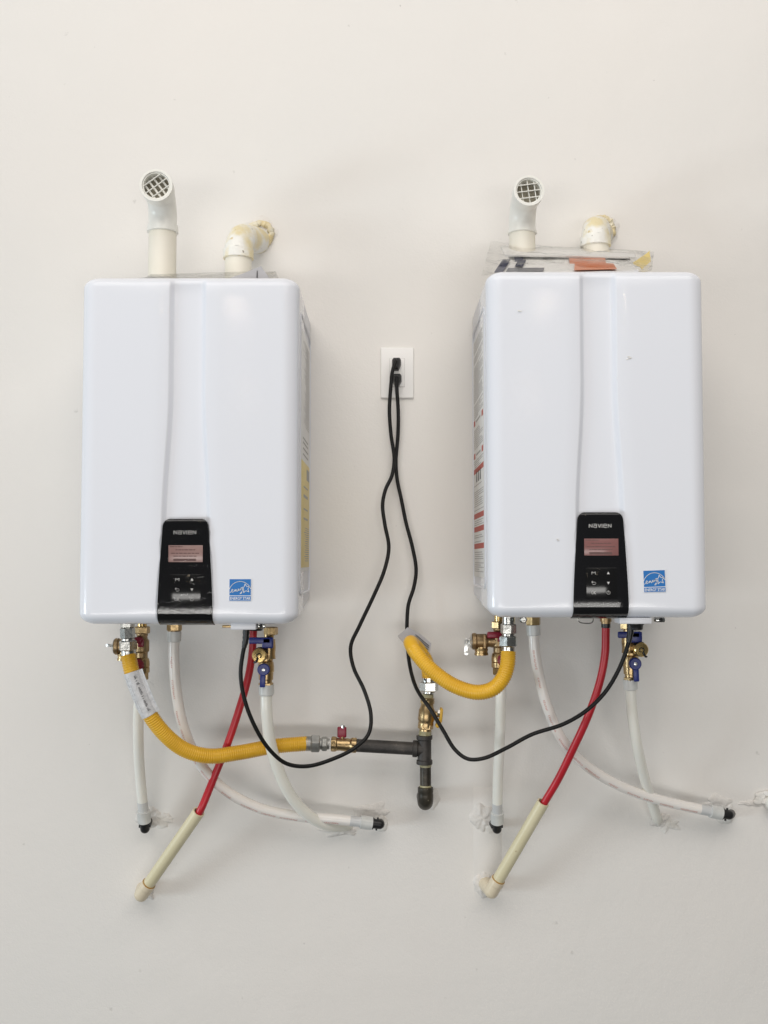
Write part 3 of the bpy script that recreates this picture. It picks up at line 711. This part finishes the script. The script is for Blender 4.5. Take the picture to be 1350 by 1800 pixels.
# ------------------------------------------------------------------ brass valves
U = (D-.14)/F
def hot_valve(px, py, label, mirror):
    o = P(px, py, .14); g = thing('isolation_valve', o, label, 'valve', 'brass isolation valves with relief valve'); 
    def L(x, z, y=0): return o+V(x*U, y, -z*U)
    dn = V(0, 0, -1)
    MB().hexnut(L(0, -2), dn, 0, 13*U, 13.5*U, .2).build('union_nut', 'brass', g, 25)
    MB().lathe(L(0, -16), dn, [(0, 8*U), (16*U, 8*U)], 24).build('stub', 'brass_new', g)
    b = MB()
    b.lathe(L(0, 11), dn, [(0, 10*U), (3*U, 10*U), (5*U, 9*U), (8*U, 9.5*U), (12*U, 12.5*U), (30*U, 12.5*U), (33*U, 10*U), (42*U, 10*U)], 28)
    b.lathe(L(0, 33), (-1, 0, 0), [(0, 11*U), (13*U, 11*U), (16*U, 10*U), (22*U, 10*U), (24*U, 12*U)], 28)
    b.build('valve_body', 'bronze', g, 35)
    r = MB(); r.lathe(L(-20, 33), (-1, 0, 0), [(0, 11.5*U), (3*U, 13*U), (19*U, 13*U), (21*U, 14.5*U), (26*U, 14.5*U), (28*U, 12*U)], 28)
    r.box(L(-26, 33, -12.5*U), (5*U, 4*U, 24*U), .0015); rv = r.build('relief_valve', 'bronze', g, 30)
    c = MB(); c.lathe(L(-31, 40), dn, [(0, 9*U), (5*U, 9*U), (5.5*U, 11.5*U), (9*U, 12*U), (9.5*U, 11*U), (13*U, 11*U), (13.5*U, 12*U), (17*U, 12*U), (17.3*U, 9*U), (10*U, 8.5*U)], 28); c.build('relief_outlet', 'brass', rv, 30)
    k = MB(); k.lathe(L(-48, 33), (-1, 0, 0), [(0, 13*U), (1*U, 12*U), (4*U, 6*U), (5*U, 2*U)], 28); k.build('relief_cap', 'silver', rv, 30)
    t = MB()
    if mirror:                                    # lever seen edge-on, sticking out
        t.tube([L(-50, 33), L(-55, 31, -.004), L(-59, 30.5, -.012)], [2.6*U, 2.2*U, 2.6*U], 12)
    else:
        t.tube([L(-49, 33), L(-55, 30)], 1.6*U, 8)
        t.box(L(-57, 43), (8*U, 1.6*U, 29*U), .0008, Matrix.Rotation(.08, 3, 'Y'))
        t.lathe(L(-57, 54, -.001), (0, -1, 0), [(0, 3.4*U), (2.4*U, 3.4*U), (2.6*U, 2*U)], 14)
    t.build('test_lever', 'silver', rv, 30)
    lv = MB(); 
    # upper red lever (edge on)
    lv.box(L(-9, 21, -14*U), (26*U, 12*U, 11*U), .003, seg=3); lv.box(L(1, 26, -12*U), (10*U, 9*U, 14*U), .002); lv.build('red_lever', 'redlev', g, 30)
    lo = MB(); lo.lathe(L(0, 52), dn, [(0, 10*U), (2*U, 12*U), (8*U, 13.5*U), (16*U, 13.5*U), (17*U, 12.5*U), (18*U, 13.5*U), (26*U, 13.5*U), (27*U, 11*U)], 28)
    lo.lathe(L(0, 60), (0, -1, 0), [(0, 7*U), (15*U, 7*U)], 16); lo.build('lower_body', 'brass', g, 30)
    MB().hexnut(L(0, 78), dn, 0, 13*U, 11.5*U, .3).build('tail_nut', 'brass', g, 25)
    MB().hexnut(L(0, 92), dn, 0, 9*U, 9*U, .1).build('compression_nut', 'steel', g, 25)
    l2 = MB(); l2.lathe(L(6 if not mirror else -3, 64, -15*U), (0, -1, 0), [(0, 10*U), (1*U, 11*U), (5*U, 11*U), (6*U, 9*U)], 28)
    l2.box(L(7 if not mirror else -3, 78, -18*U), (10*U, 4*U, 24*U), .002); l2.build('red_lever', 'redlev', g, 30)
    return g
hot_valve(877, 1094, 'brass valve with red levers and silver relief cap under the right heater', False)
hot_valve(250, 1103, 'brass valve with red levers half hidden behind the left heater gas nut', True)

def cold_valve(px, py, side, label):
    o = P(px, py, .15); g = thing('isolation_valve', o, label, 'valve', 'brass isolation valves with blue levers')
    def L(x, z, y=0): return o+V(x*U, y, -z*U)
    dn = V(0, 0, -1); m = 1 if side > 0 else -1
    xo = -6 if side > 0 else 8
    MB().hexnut(L(xo, -4), dn, 0, 14*U, 12.5*U, .25).build('union_nut', 'brass', g, 25)
    b = MB(); b.lathe(L(xo*.6, 9), dn, [(0, 8.5*U), (8*U, 8.5*U), (9*U, 11*U), (22*U, 12*U), (34*U, 11*U), (38*U, 11.5*U), (42*U, 12*U)], 28)
    b.lathe(L(m*4, 40), (m*.25, -1, 0), [(0, 9*U), (24*U, 9*U)], 24); b.build('valve_body', 'brass', g, 35)
    l1 = MB(); l1.box(L(-8, 18, -22*U), (38*U, 7*U, 11*U), .0025, seg=3); l1.box(L(5, 22, -20*U), (19*U, 11*U, 19*U), .003, seg=3); l1.build('blue_lever', 'bluelev', g, 30)
    cx = 9.5 if side > 0 else -7
    c = MB(); c.lathe(L(cx, 43, -24*U), (m*.12, -1, .05), [(0, 11.5*U), (2*U, 12.3*U), (10*U, 12.3*U), (11.5*U, 11*U), (11.8*U, 4*U), (13.5*U, 3.4*U), (13.6*U, 2*U)], 32); cap = c.build('drain_cap', 'brass_new', g, 30)
    s = MB(); ax = L(cx+m*1, 43, -36.5*U)
    ring = [ax+V(math.cos(a)*3.6*U, 0, math.sin(a)*3.6*U) for a in [math.radians(-60+300*k/12)*1 for k in range(13)]]
    s.tube(ring, 1.2*U, 8); s.tube(spline([L(cx+m*3, 46, -37*U), L(cx+m*5, 51, -37.5*U), L(cx+m*8, 56, -36*U), L(cx+m*9.5, 54, -34*U)], .002), 1.8*U, 8)
    s.build('cap_strap', 'blackpl', cap)
    s2 = MB(); s2.tube([L(cx, 43, -23.5*U)+V(math.cos(a)*12.9*U, 0, math.sin(a)*12.9*U) for a in [math.radians(20+120*k/10) for k in range(11)]], 1.3*U, 8); s2.build('cap_strap', 'blackpl', cap)
    lo = MB(); lo.lathe(L(0, 51), dn, [(0, 12*U), (3*U, 12*U), (4*U, 11*U), (6*U, 13*U), (14*U, 14*U), (23*U, 14*U), (24*U, 13*U), (33*U, 12.5*U), (36*U, 12.5*U), (37*U, 10.5*U), (43*U, 10.5*U)], 28); lo.build('lower_body', 'brass', g, 30)
    MB().hexnut(L(0, 92), dn, 0, 8*U, 12.8*U, .35).build('tail_nut', 'brass', g, 25)
    l2 = MB(); dx = 3 if side > 0 else -2
    l2.lathe(L(dx, 68, -15*U), (0, -1, 0), [(0, 10*U), (1*U, 10.6*U), (6*U, 10.6*U), (7.5*U, 9*U)], 28)
    l2.box(L(dx+m*1.5, 84, -19*U), (9.5*U, 4.5*U, 29*U), .002, Matrix.Rotation(-.03*m, 3, 'Y')); lv = l2.build('blue_lever', 'bluelev', g, 30)
    MB().lathe(L(dx, 68, -22*U), (0, -1, 0), [(0, 3.4*U), (2*U, 3.2*U), (2.4*U, 1.6*U)], 6).build('lever_screw', 'silver', lv)
    return g
cold_valve(1108, 1096, 1, 'brass cold water valve with two blue levers under the right heater')
cold_valve(468, 1106, -1, 'brass cold water valve with two blue levers under the left heater')

def recirc(px, py, label, ):
    o = P(px, py, .15); g = thing('pipe_fitting', o-V(0, 0, 14*U), label, 'pipe fitting', 'brass fittings at the middle port')
    dn = V(0, 0, -1)
    MB().hexnut(o+V(0, 0, 8*U), dn, 0, 19*U, 13*U, .3).build('hex_nut', 'brass', g, 25)
    MB().lathe(o-V(0, 0, 10*U), dn, [(0, 11*U), (3.5*U, 11*U), (4*U, 9*U)], 28).build('collar', 'bronze', g)
    return g
recirc(306.5, 1098, 'short brass hex fitting above the red lettered pipe under the left heater')
recirc(937.5, 1088, 'short brass hex fitting above the red lettered pipe under the right heater')

# ------------------------------------------------------------------ plastic supply pipes
def pex(path, m, label, top=True, endring=None, printed=False, r=.0110, ringpath=None, sd=0):
    pts = pxpath(path, .008); g = thing('supply_pipe', pts[-1], label, 'water pipe', 'milky plastic water pipes under the heaters')
    mb = MB(); mb.tube(pts, r, 24); t = mb.build('pipe', m, g, 60); fr = mb.frames
    if top:
        q = pts[0]; dn = (pts[1]-pts[0]).normalized()
        MB().lathe(q-dn*.003, dn, [(0, r*.9), (.0005, r*1.30), (.010, r*1.33), (.021, r*1.28), (.0225, r*1.05)], 28).build('crimp_ring', 'ring', g, 30)
    if endring:
        q = pts[-1]; ax = (pts[-1]-pts[-3]).normalized(); L = .026
        MB().tube(pts[-4:], r*1.004, 24, False).build('fitting_insert', 'insert', g, 60)
        MB().lathe(q-ax*.001, ax, [(0, r*1.0), (.0006, r*1.27), (.018, r*1.30), (L, r*1.27), (L+.0006, r*1.0)], 28).build('crimp_ring', 'ring', g, 30)
        e0 = q+ax*(L-.004); wx, wy = endring; wl = P(wx, wy, -.005)
        e = MB(); c = e0+ax*.014
        e.lathe(e0, ax, [(0, r*1.1), (.0045, r*1.15), (.006, r*1.15), (.0062, r*.85), (.010, r*.85)], 24)
        rb_ = r*.92; LB = .020; tip = e0+ax*LB
        e.lathe(e0, ax, [(.004, rb_), (LB, rb_)]+[(LB+rb_*math.sin(math.pi/2*k/8), rb_*math.cos(math.pi/2*k/8)) for k in range(1, 8)], 24)
        e.tube([tip-ax*.002, V((tip.x+wl.x)/2, (tip.y)/2, (tip.z+wl.z)/2), V(wl.x, .005, wl.z)], rb_*.95, 20)
        for s_ in (-1, 1): 
            side = ax.cross(V(0, 1, 0)).normalized(); e.box(e0+ax*.014+side*s_*r*1.0, (.004, .004, .006), .001)
        e.build('black_elbow', 'blackpl', g, 35)
    if printed:
        rnd = random.Random(sd); pr = MB(); i = 6
        while i < len(fr)-6:
            run = rnd.randint(3, 5)
            for k in range(run):
                if i+k >= len(fr)-3: break
                p, T, N, B = fr[i+k]; p2 = fr[i+k+1][0]
                for q in range(2):
                    c = p+(p2-p)*(q/2+.1)
                    def to3(a, z, h, c=c, T=T, N=N, B=B):
                        an = z/r+.18; return c+T*a+(N*math.cos(an)+B*math.sin(an))*(r+.00015+h)
                    hh = .0034; w0 = .0024
                    g2 = rnd.choice([[[(0, 0), (0, hh)], [(0, hh), (w0, 0)]], [[(0, 0), (0, hh), (w0, hh), (w0, hh/2), (0, hh/2)]], [[(0, 0), (w0, 0)], [(0, 0), (0, hh), (w0, hh)], [(0, hh/2), (w0, hh/2)]], [[(0, hh), (w0, 0)], [(0, 0), (w0, hh)]], [[(0, hh), (w0/2, 0), (w0, hh)]]])
                    pr.strokes(g2, .0006, to3, .00005)
            i += run+rnd.randint(1, 3)
        tag(pr.build('printed_lettering', 'ink_pr', t, smooth=False), kind='stuff')
    return g
pex([(250, 1202, .14), (245, 1230, .135), (243, 1290, .115), (246, 1360, .075), (252, 1426, .048)], 'pex', 'milky white pipe hanging below the red lever valve of the left heater', False, (262, 1440))
pex([(306.5, 1112, .15), (306, 1160, .15), (310, 1215, .145), (323, 1280, .135), (350, 1340, .12), (395, 1388, .10), (455, 1420, .08), (525, 1435, .062), (590, 1440, .052), (634, 1445, .045)], 'pexc', 'long milky pipe with red lettering curving from under the left heater', True, (668, 1446), True, sd=3)
pex([(468, 1206, .15), (468.5, 1250, .15), (474, 1300, .14), (488, 1350, .12), (512, 1400, .095), (545, 1435, .068), (578, 1451, .040), (606, 1452, .010), (616, 1450, -.02)], 'pex', 'milky white pipe curving from the blue lever valve of the left heater', True, None, r=.0122)
pex([(881, 1190, .14), (880, 1240, .135), (878, 1310, .11), (875, 1375, .075), (874, 1428, .048)], 'pex', 'milky white pipe hanging straight from the red lever valve of the right heater', False, (866, 1445))
pex([(937.5, 1101, .15), (940, 1145, .15), (949, 1195, .145), (963, 1245, .14), (988, 1300, .125), (1030, 1345, .105), (1085, 1379, .085), (1145, 1402, .065), (1200, 1416, .052), (1249, 1426, .045)], 'pexc', 'long milky pipe with red lettering curving from under the right heater', True, (1285, 1430), True, sd=5)
pex([(1108, 1196, .15), (1110, 1240, .145), (1118, 1300, .13), (1132, 1365, .085), (1146, 1410, .045), (1154, 1436, .018), (1157, 1444, -.02)], 'pex', 'milky white pipe hanging from the blue lever valve of the right heater into plaster', True, None)

# ------------------------------------------------------------------ condensate drains
def drain(tpath, a, b, elb, wallp, label1, label2, ring):
    pts = pxpath(tpath, .008); g = thing('drain_hose', pts[0], label1, 'drain hose', 'red drain hoses')
    MB().tube(pts, .0080, 20).build('red_hose', 'red_tube', g, 60)
    if ring:
        MB().lathe(pts[0]+V(0, 0, .010), (0, 0, -1), [(0, .0092), (.009, .0092), (.0095, .008)], 20).build('black_clamp', 'blackpl', g)
        MB().lathe(pts[0]+V(0, 0, .022), (0, 0, -1), [(0, .0115), (.009, .0115), (.0095, .0095), (.013, .0095)], 24).build('brass_nipple', 'bronze', g)
    A, B, E, Wl = P(*a), P(*b), P(*elb), P(*wallp)
    g2 = thing('drain_pipe', E, label2, 'drain pipe', 'cream plastic drain pipes')
    ax = (B-A).normalized(); L = (B-A).length; r = .0130
    MB().lathe(A, ax, [(.03, r*.80), (0, r*.80), (0, r), (L, r)], 28, False).build('pipe', 'cream', g2, 30)
    MB().lathe(B-ax*.0015, ax, [(0, r*.9), (0, r*1.12), (.003, r*1.14)], 28, False).build('glue_ring', 'glue', g2)
    e = MB(); e.lathe(B, ax, [(0, r*1.02), (0.0005, r*1.20), (.012, r*1.22)], 28, False)
    R_ = r*1.16; n_ = 10; LE = max((E-B).dot(ax), .02); c = B+ax*LE
    prof = [(0.009, R_)]+[(LE*k/4, R_) for k in range(1, 5)]+[(LE+R_*.92*math.sin(math.pi/2*k/n_), R_*math.cos(math.pi/2*k/n_)) for k in range(1, n_)]
    e.lathe(B, ax, prof, 28)
    dw = (Wl-c); e.tube([c-dw.normalized()*R_*.1, c+dw*.5, Wl], [R_*.96, R_, R_*1.02], 28); e.build('elbow', 'creamel', g2, 50)
drain([(446, 1100, .10), (443, 1150, .10), (436, 1192, .105), (420, 1248, .11), (401, 1305, .11), (378, 1362, .115), (353, 1423, .125), (347, 1434, .12)], (349.5, 1427, .122), (262, 1553, .052), (248, 1572, .040), (252, 1560, -.01),
      'red drain hose running behind the yellow hose under the left heater', 'cream plastic drain pipe with beige elbow at lower left', False)
drain([(1065, 1104, .20), (1063.5, 1150, .20), (1054, 1200, .195), (1034, 1258, .185), (1008, 1315, .165), (981, 1370, .14), (956, 1412, .12), (950, 1422, .115)], (955, 1410, .12), (876, 1546, .055), (864, 1566, .042), (851, 1550, -.01),
      'red drain hose hanging free under the right heater', 'cream plastic drain pipe with stained upper end below the right heater', True)

# ------------------------------------------------------------------ gas line
g = thing('gas_manifold', P(747, 1420, .05), 'black iron gas pipe with tee and elbow on the wall between the heaters', 'gas pipe')
gd = .075; dn = V(0, 0, -1); u = (D-gd)/F
def G(x, y, d=gd): return P(x, y, d)
a = G(748, 1380); e = MB()
pts = [G(748, 1383), G(748, 1384), G(748, 1392), G(748, 1393)]; rr = [11*u, 13.5*u, 13.5*u, 13*u]
st = G(748, 1397); arc = arc_pts(st, (0, 0, -1), (0, 1, 0), .020, 8); pts += arc; rr += [13.5*u]*len(arc)
pts += [arc[-1]+V(0, .02, 0), arc[-1]+V(0, .06, 0)]; rr += [13.5*u, 13.5*u]
e.tube(pts, rr, 28); e.build('elbow', 'iron2', g, 35)
MB().lathe(G(748, 1340), dn, [(0, 9.7*u), ((1385-1340)*u, 9.7*u)], 24).build('nipple', 'iron2', g)
MB().lathe(G(748, 1338), dn, [(0, 10.2*u), (9*u, 10.4*u), (10*u, 9.6*u)], 24).lathe(G(748, 1380), dn, [(0, 9.6*u), (1*u, 10.3*u), (4*u, 10.3*u)], 24).build('thread_sealant', 'dope', g)
t = MB(); t.lathe(G(746, 1292), dn, [(0, 11*u), (1*u, 14*u), (7*u, 14*u), (8.5*u, 12*u), (42*u, 12*u), (43.5*u, 14*u), (50*u, 14*u), (51*u, 11*u)], 28)
tc_ = G(746, 1317); hd = (G(640, 1311)-G(746, 1317)).normalized()
t.lathe(tc_, hd, [(0, 12*u), (11*u, 12*u), (13*u, 14.5*u), (20*u, 14.5*u), (21*u, 11*u)], 28); t.build('tee', 'iron', g, 35)
MB().lathe(tc_+hd*(18*u), hd, [(0, 11.2*u), (104*u, 11.2*u)], 28).build('pipe', 'iron', g)
hv = G(605, 1308.5)
# small brass valve with red handle, lying along the pipe
v = thing('gas_valve', hv, 'small brass gas valve with red handle on the horizontal iron pipe', 'gas valve')
ax = hd; s0 = tc_+hd*(118*u)
b = MB(); b.lathe(s0, ax, [(0, 11*u), (1*u, 13*u), (9*u, 13*u), (12*u, 11*u), (18*u, 11.5*u), (28*u, 10.5*u), (34*u, 11*u), (36*u, 12.5*u), (44*u, 12.5*u), (45*u, 10*u)], 28); b.build('valve_body', 'brass', v, 30)
MB().hexnut(s0, ax, 0, 9*u, 14.2*u, .2).build('hex_end', 'brass', v, 25)
MB().hexnut(s0, ax, 36*u, 44.5*u, 13.6*u, .4).build('hex_end', 'brass', v, 25)
MB().lathe(G(602, 1302), (0, 0, 1), [(0, 5*u), (4*u, 3.5*u), (7*u, 3.5*u)], 16).build('stem', 'brass', v)
vv = MB().box(G(601, 1287), (16*u, 5*u, 19*u), .003, seg=3)
vv.box(G(601, 1297), (9*u, 5*u, 6*u), .002); vv = vv.build('red_handle', 'redlev', v, 30)
MB().hexnut(G(603, 1280), V(0, 0, 1), 0, 5*u, 3.6*u).build('stem_nut', 'steel', vv)
# vertical valve above the tee with yellow handle
v2 = thing('gas_valve', G(752, 1290), 'tall brass gas valve with yellow handle above the iron tee', 'gas valve')
A = G(753, 1212); A2 = G(747, 1294); dv = (A2-A).normalized(); LL = (A2-A).length/u
MB().lathe(A2-dv*16*u, dv, [(0, 10.5*u), (17*u, 10.5*u)], 24).build('nipple', 'brass', v2)
MB().lathe(A2-dv*9*u, dv, [(0, 10.9*u), (9*u, 11.1*u)], 24).build('thread_sealant', 'dope', v2)
b = MB(); b.lathe(A+dv*(18*u), dv, [(0, 10*u), (1*u, 12.5*u), (6*u, 12*u), (7*u, 10.5*u), (12*u, 11.5*u), (18*u, 14*u), (34*u, 14.5*u), (38*u, 13*u), (40*u, 13.5*u), (48*u, 12.5*u), (49*u, 10*u)], 28)
cc = A+dv*(44*u); b.lathe(cc, (1, 0, .05), [(0, 9*u), (15*u, 7*u), (16*u, 5*u), (24*u, 5*u)], 20); b.build('valve_body', 'brass', v2, 30)
MB().hexnut(A+dv*(14*u), dv, 0, 11*u, 13*u, .2).build('hex_end', 'brass', v2, 25)
MB().hexnut(A+dv*(58*u), dv, 0, 11*u, 13.5*u, .5).build('hex_end', 'brass', v2, 25)
MB().lathe(A+dv*8*u, dv, [(0, 9.8*u), (6*u, 9.8*u), (9*u, 10.1*u)], 24).build('thread_sealant', 'dope', v2)
lv = MB(); hc = G(771, 1256, .075)
lv.box(hc+V(4*u, -.006, 2*u), (5*u, .026, 20*u), .002, Matrix.Rotation(.08, 3, 'Y')); 
lv.box(G(771, 1271, .082), (7*u, .020, 16*u), .003, Matrix.Rotation(.5, 3, 'Y')); lv = lv.build('yellow_handle', 'yellev', v2, 30)
MB().hexnut(G(772, 1253, .083), V(1, -.3, 0), -2*u, 5*u, 6*u).build('stem_nut', 'silver', lv)

def hose(path, nuts, taglab, label, r=.0152, pitch=.0046, smooth_zone=None):
    pts = pxpath(path, .00115); n = len(pts); rr = []
    s = 0.0
    for i in range(n):
        if i: s += (pts[i]-pts[i-1]).length
        ph = 2*math.pi*s/pitch; amp = .0008
        if smooth_zone and smooth_zone[0] < i/n < smooth_zone[1]: amp = .00012
        rr.append(r+amp*math.cos(ph))
    g = thing('gas_hose', pts[0], label, 'gas hose', 'yellow corrugated gas connectors')
    MB().tube(pts, rr, 22).build('corrugated_hose', 'yelhose', g, 80)
    return g, pts
uh = (D-.20)/F
# left hose
gh, hp = hose([(226, 1152, .21), (231, 1178, .215), (243, 1212, .215), (262, 1254, .21), (290, 1291, .195), (325, 1318, .175), (368, 1329, .155), (420, 1323, .13), (480, 1312, .10), (538, 1307, .078)], None, None,
              'yellow corrugated gas hose curving from the left heater down to the small brass valve')
def endnuts(g, o, ax, u, lens, m='steel'):
    t = 0
    for (L_, R_, kind) in lens:
        if kind == 'hex': MB().hexnut(o, ax, t*u, (t+L_)*u, R_*u, random.random()).build('hex_nut', m, g, 25)
        else: MB().lathe(o, ax, [(t*u, R_*u), ((t+L_)*u, R_*u)], 28).build('ferrule', m, g)
        t += L_
endnuts(gh, hp[0], V(-.05, 0, 1), uh, [(8, 12.5, 'rnd'), (18, 16.3, 'hex'), (3, 11, 'rnd'), (19, 13, 'hex'), (14, 12.5, 'hex')])
endnuts(gh, hp[-1], (s0+ax*44*u-hp[-1]).normalized(), (D-.08)/F, [(8, 12.5, 'rnd'), (16, 16.5, 'hex'), (3, 10, 'rnd'), (10, 12.5, 'hex'), (4, 9.5, 'rnd')], 'cast')
# tag wrapped round the left hose
def wraptag(g, pts, i0, i1, r, name, flap):
    mb = MB(); rows = []; T0 = None
    tb = MB(); tb.tube(pts[i0:i1:4], r, 22, False); fr = [(a_, b_, c_, -d_) for a_, b_, c_, d_ in tb.frames]; n = 14
    vs = []
    for (p, T, N, B) in fr:
        for j in range(n+1):
            a = math.radians(-115+175*j/n); rad = r*(1+.10*abs(noise.noise(V(j*.5, p.z*45, 2)))+.06*noise.noise(V(j*1.3, p.z*120, 5)))
            vs.append(p+(N*math.cos(a)+B*math.sin(a))*rad)
        e = N*math.cos(math.radians(60))+B*math.sin(math.radians(60))
        for k in range(1, 6): vs.append(p+e*r+(B*.9+N*.35)*(flap*k/5)+N*.0015*math.sin(k*1.3))
    m_ = n+6; k = len(fr)
    mb.add(vs, [(i*m_+j, i*m_+j+1, (i+1)*m_+j+1, (i+1)*m_+j) for i in range(k-1) for j in range(m_-1)])
    t = mb.build(name, 'tagp', g, 40)
    pr = MB(); fidx = [int(k*.25), int(k*.9)]
    return t, fr
tg, fr = wraptag(gh, hp, 30, 112, .0168, 'paper_tag', .012)
lab = MB(); lab2 = MB(); rnd = random.Random(4)
for i in range(2, len(fr)-3):
    p, T, N, B = fr[i]; 
    def to3(a, z, h, p=p, T=T, N=N, B=B):
        an = z; return p+T*a+(N*math.cos(an)+B*math.sin(an))*(.0189+h)
    for q in range(2):
        a0 = .0023*q
        if rnd.random() < .82: lab.poly([(a0, .30), (a0+.0011, .30), (a0+.0011, .30+rnd.uniform(.15, .38)), (a0, .30+rnd.uniform(.1, .3))], to3, .0001)
        if rnd.random() < .6: lab2.poly([(a0, -.35), (a0+.0015, -.35), (a0+.0015, -.30), (a0, -.30)], to3, .0001)
        if rnd.random() < .6: lab2.poly([(a0, -.62), (a0+.0015, -.62), (a0+.0015, -.57), (a0, -.57)], to3, .0001)
tag(lab2.build('fine_print', 'ink_g', tg, smooth=False), kind='stuff')
tag(lab.build('tag_print', 'ink_k', tg, smooth=False), kind='stuff')
# right hose: up from the brass valve, over and down, then up to the heater
gr, hr = hose([(754, 1190, .075), (753, 1176, .077), (747, 1158, .082), (735, 1141, .092), (724, 1130, .115), (722, 1131, .140), (730, 1145, .160), (746, 1165, .172), (770, 1187, .182), (800, 1206, .192), (838, 1217, .205), (866, 1211, .215), (884, 1192, .218), (892, 1168, .218), (893.5, 1145, .215)], None, None,
              'yellow corrugated gas hose looping from the tall brass valve up to the right heater', r=.0150, smooth_zone=(.13, .34))
uh2 = (D-.215)/F
endnuts(gr, hr[-1], V(0.01, 0, 1), uh2, [(8, 11.5, 'rnd'), (19, 16.5, 'hex'), (3, 11, 'rnd'), (18, 13.8, 'hex'), (16, 11, 'rnd')])
endnuts(gr, hr[0], V(.0, 0, -1), (D-.075)/F, [(8, 12, 'rnd'), (17, 16.5, 'hex'), (3, 10, 'rnd')])
tp = sheet(P(699, 1118, .10), P(748, 1170, .10), P(758, 1131, .075), P(716, 1103, .075), .0008, 14, 10, .012, 4, 18)
tpo = tp.build('paper_tag', 'paper2', gr, 40); pr = MB()
for k in range(7):
    v0 = .15+.1*k; a, b = tp.at(.35, v0), tp.at(.92, v0); c, d = tp.at(.92, v0+.04), tp.at(.35, v0+.04); nn = tp.nrm if tp.nrm.y < 0 else -tp.nrm
    sheet(a+nn*.004, b+nn*.004, c+nn*.004, d+nn*.004, .0002, 10, 1, .012, 4, 18).build('tag_print', 'ink_k', tpo)

# ------------------------------------------------------------------ plaster on the wall, capped stub
patch(262, 1438, 20, 20, .006, .6, 1); patch(285, 1440, 20, 12, .004, .8, 2, 'plaster')
patch(655, 1428, 28, 18, .003, .7, 3); patch(668, 1447, 15, 17, .006, .3, 4, 'plaster'); patch(600, 1462, 28, 9, .005, .9, 5)
patch(258, 1562, 17, 18, .006, .6, 6)
patch(848, 1437, 20, 25, .007, .4, 7); patch(862, 1448, 22, 18, .004, .5, 8, 'plaster'); patch(850, 1556, 17, 22, .006, .4, 9)
patch(1160, 1442, 17, 14, .006, .6, 10); patch(1172, 1450, 20, 11, .003, .9, 11, 'plaster'); patch(1258, 1412, 26, 14, .003, .8, 12); patch(1275, 1430, 18, 18, .005, .4, 13, 'plaster')
patch(757, 1402, 17, 20, .004, .4, 14); patch(1322, 1412, 26, 5, .002, .6, 15)
patch(458, 412, 30, 32, .003, .3, 16); patch(1058, 405, 29, 29, .003, .3, 17)
# rectangular drywall cut-out, skimmed over
r0 = MB(); c = P(857, 1475, 0)
r0.box(c, (M_(48, 0), .0008, M_(178, 0)), .0003); r0.build('plaster_patch', 'wall', WALL)
sg = thing('capped_pipe', P(1346, 1425, .0), 'plastered over pipe stub at the right edge of the picture', 'pipe stub')
s = MB(); s.lathe(P(1352, 1410, -.01), (0, -1, 0), [(0, .016), (.03, .0155), (.034, .012), (.035, .001)], 24); s.build('cap', 'pvc', sg)
s = MB(); 
for k in range(9): s.ball(P(1341+random.uniform(-9, 9), 1400+random.uniform(-6, 12), .003), .009, noise_amp=.4, nscale=90, squash=(1, .5, .8))
s.build('plaster_lump', 'plaster', sg, 60)
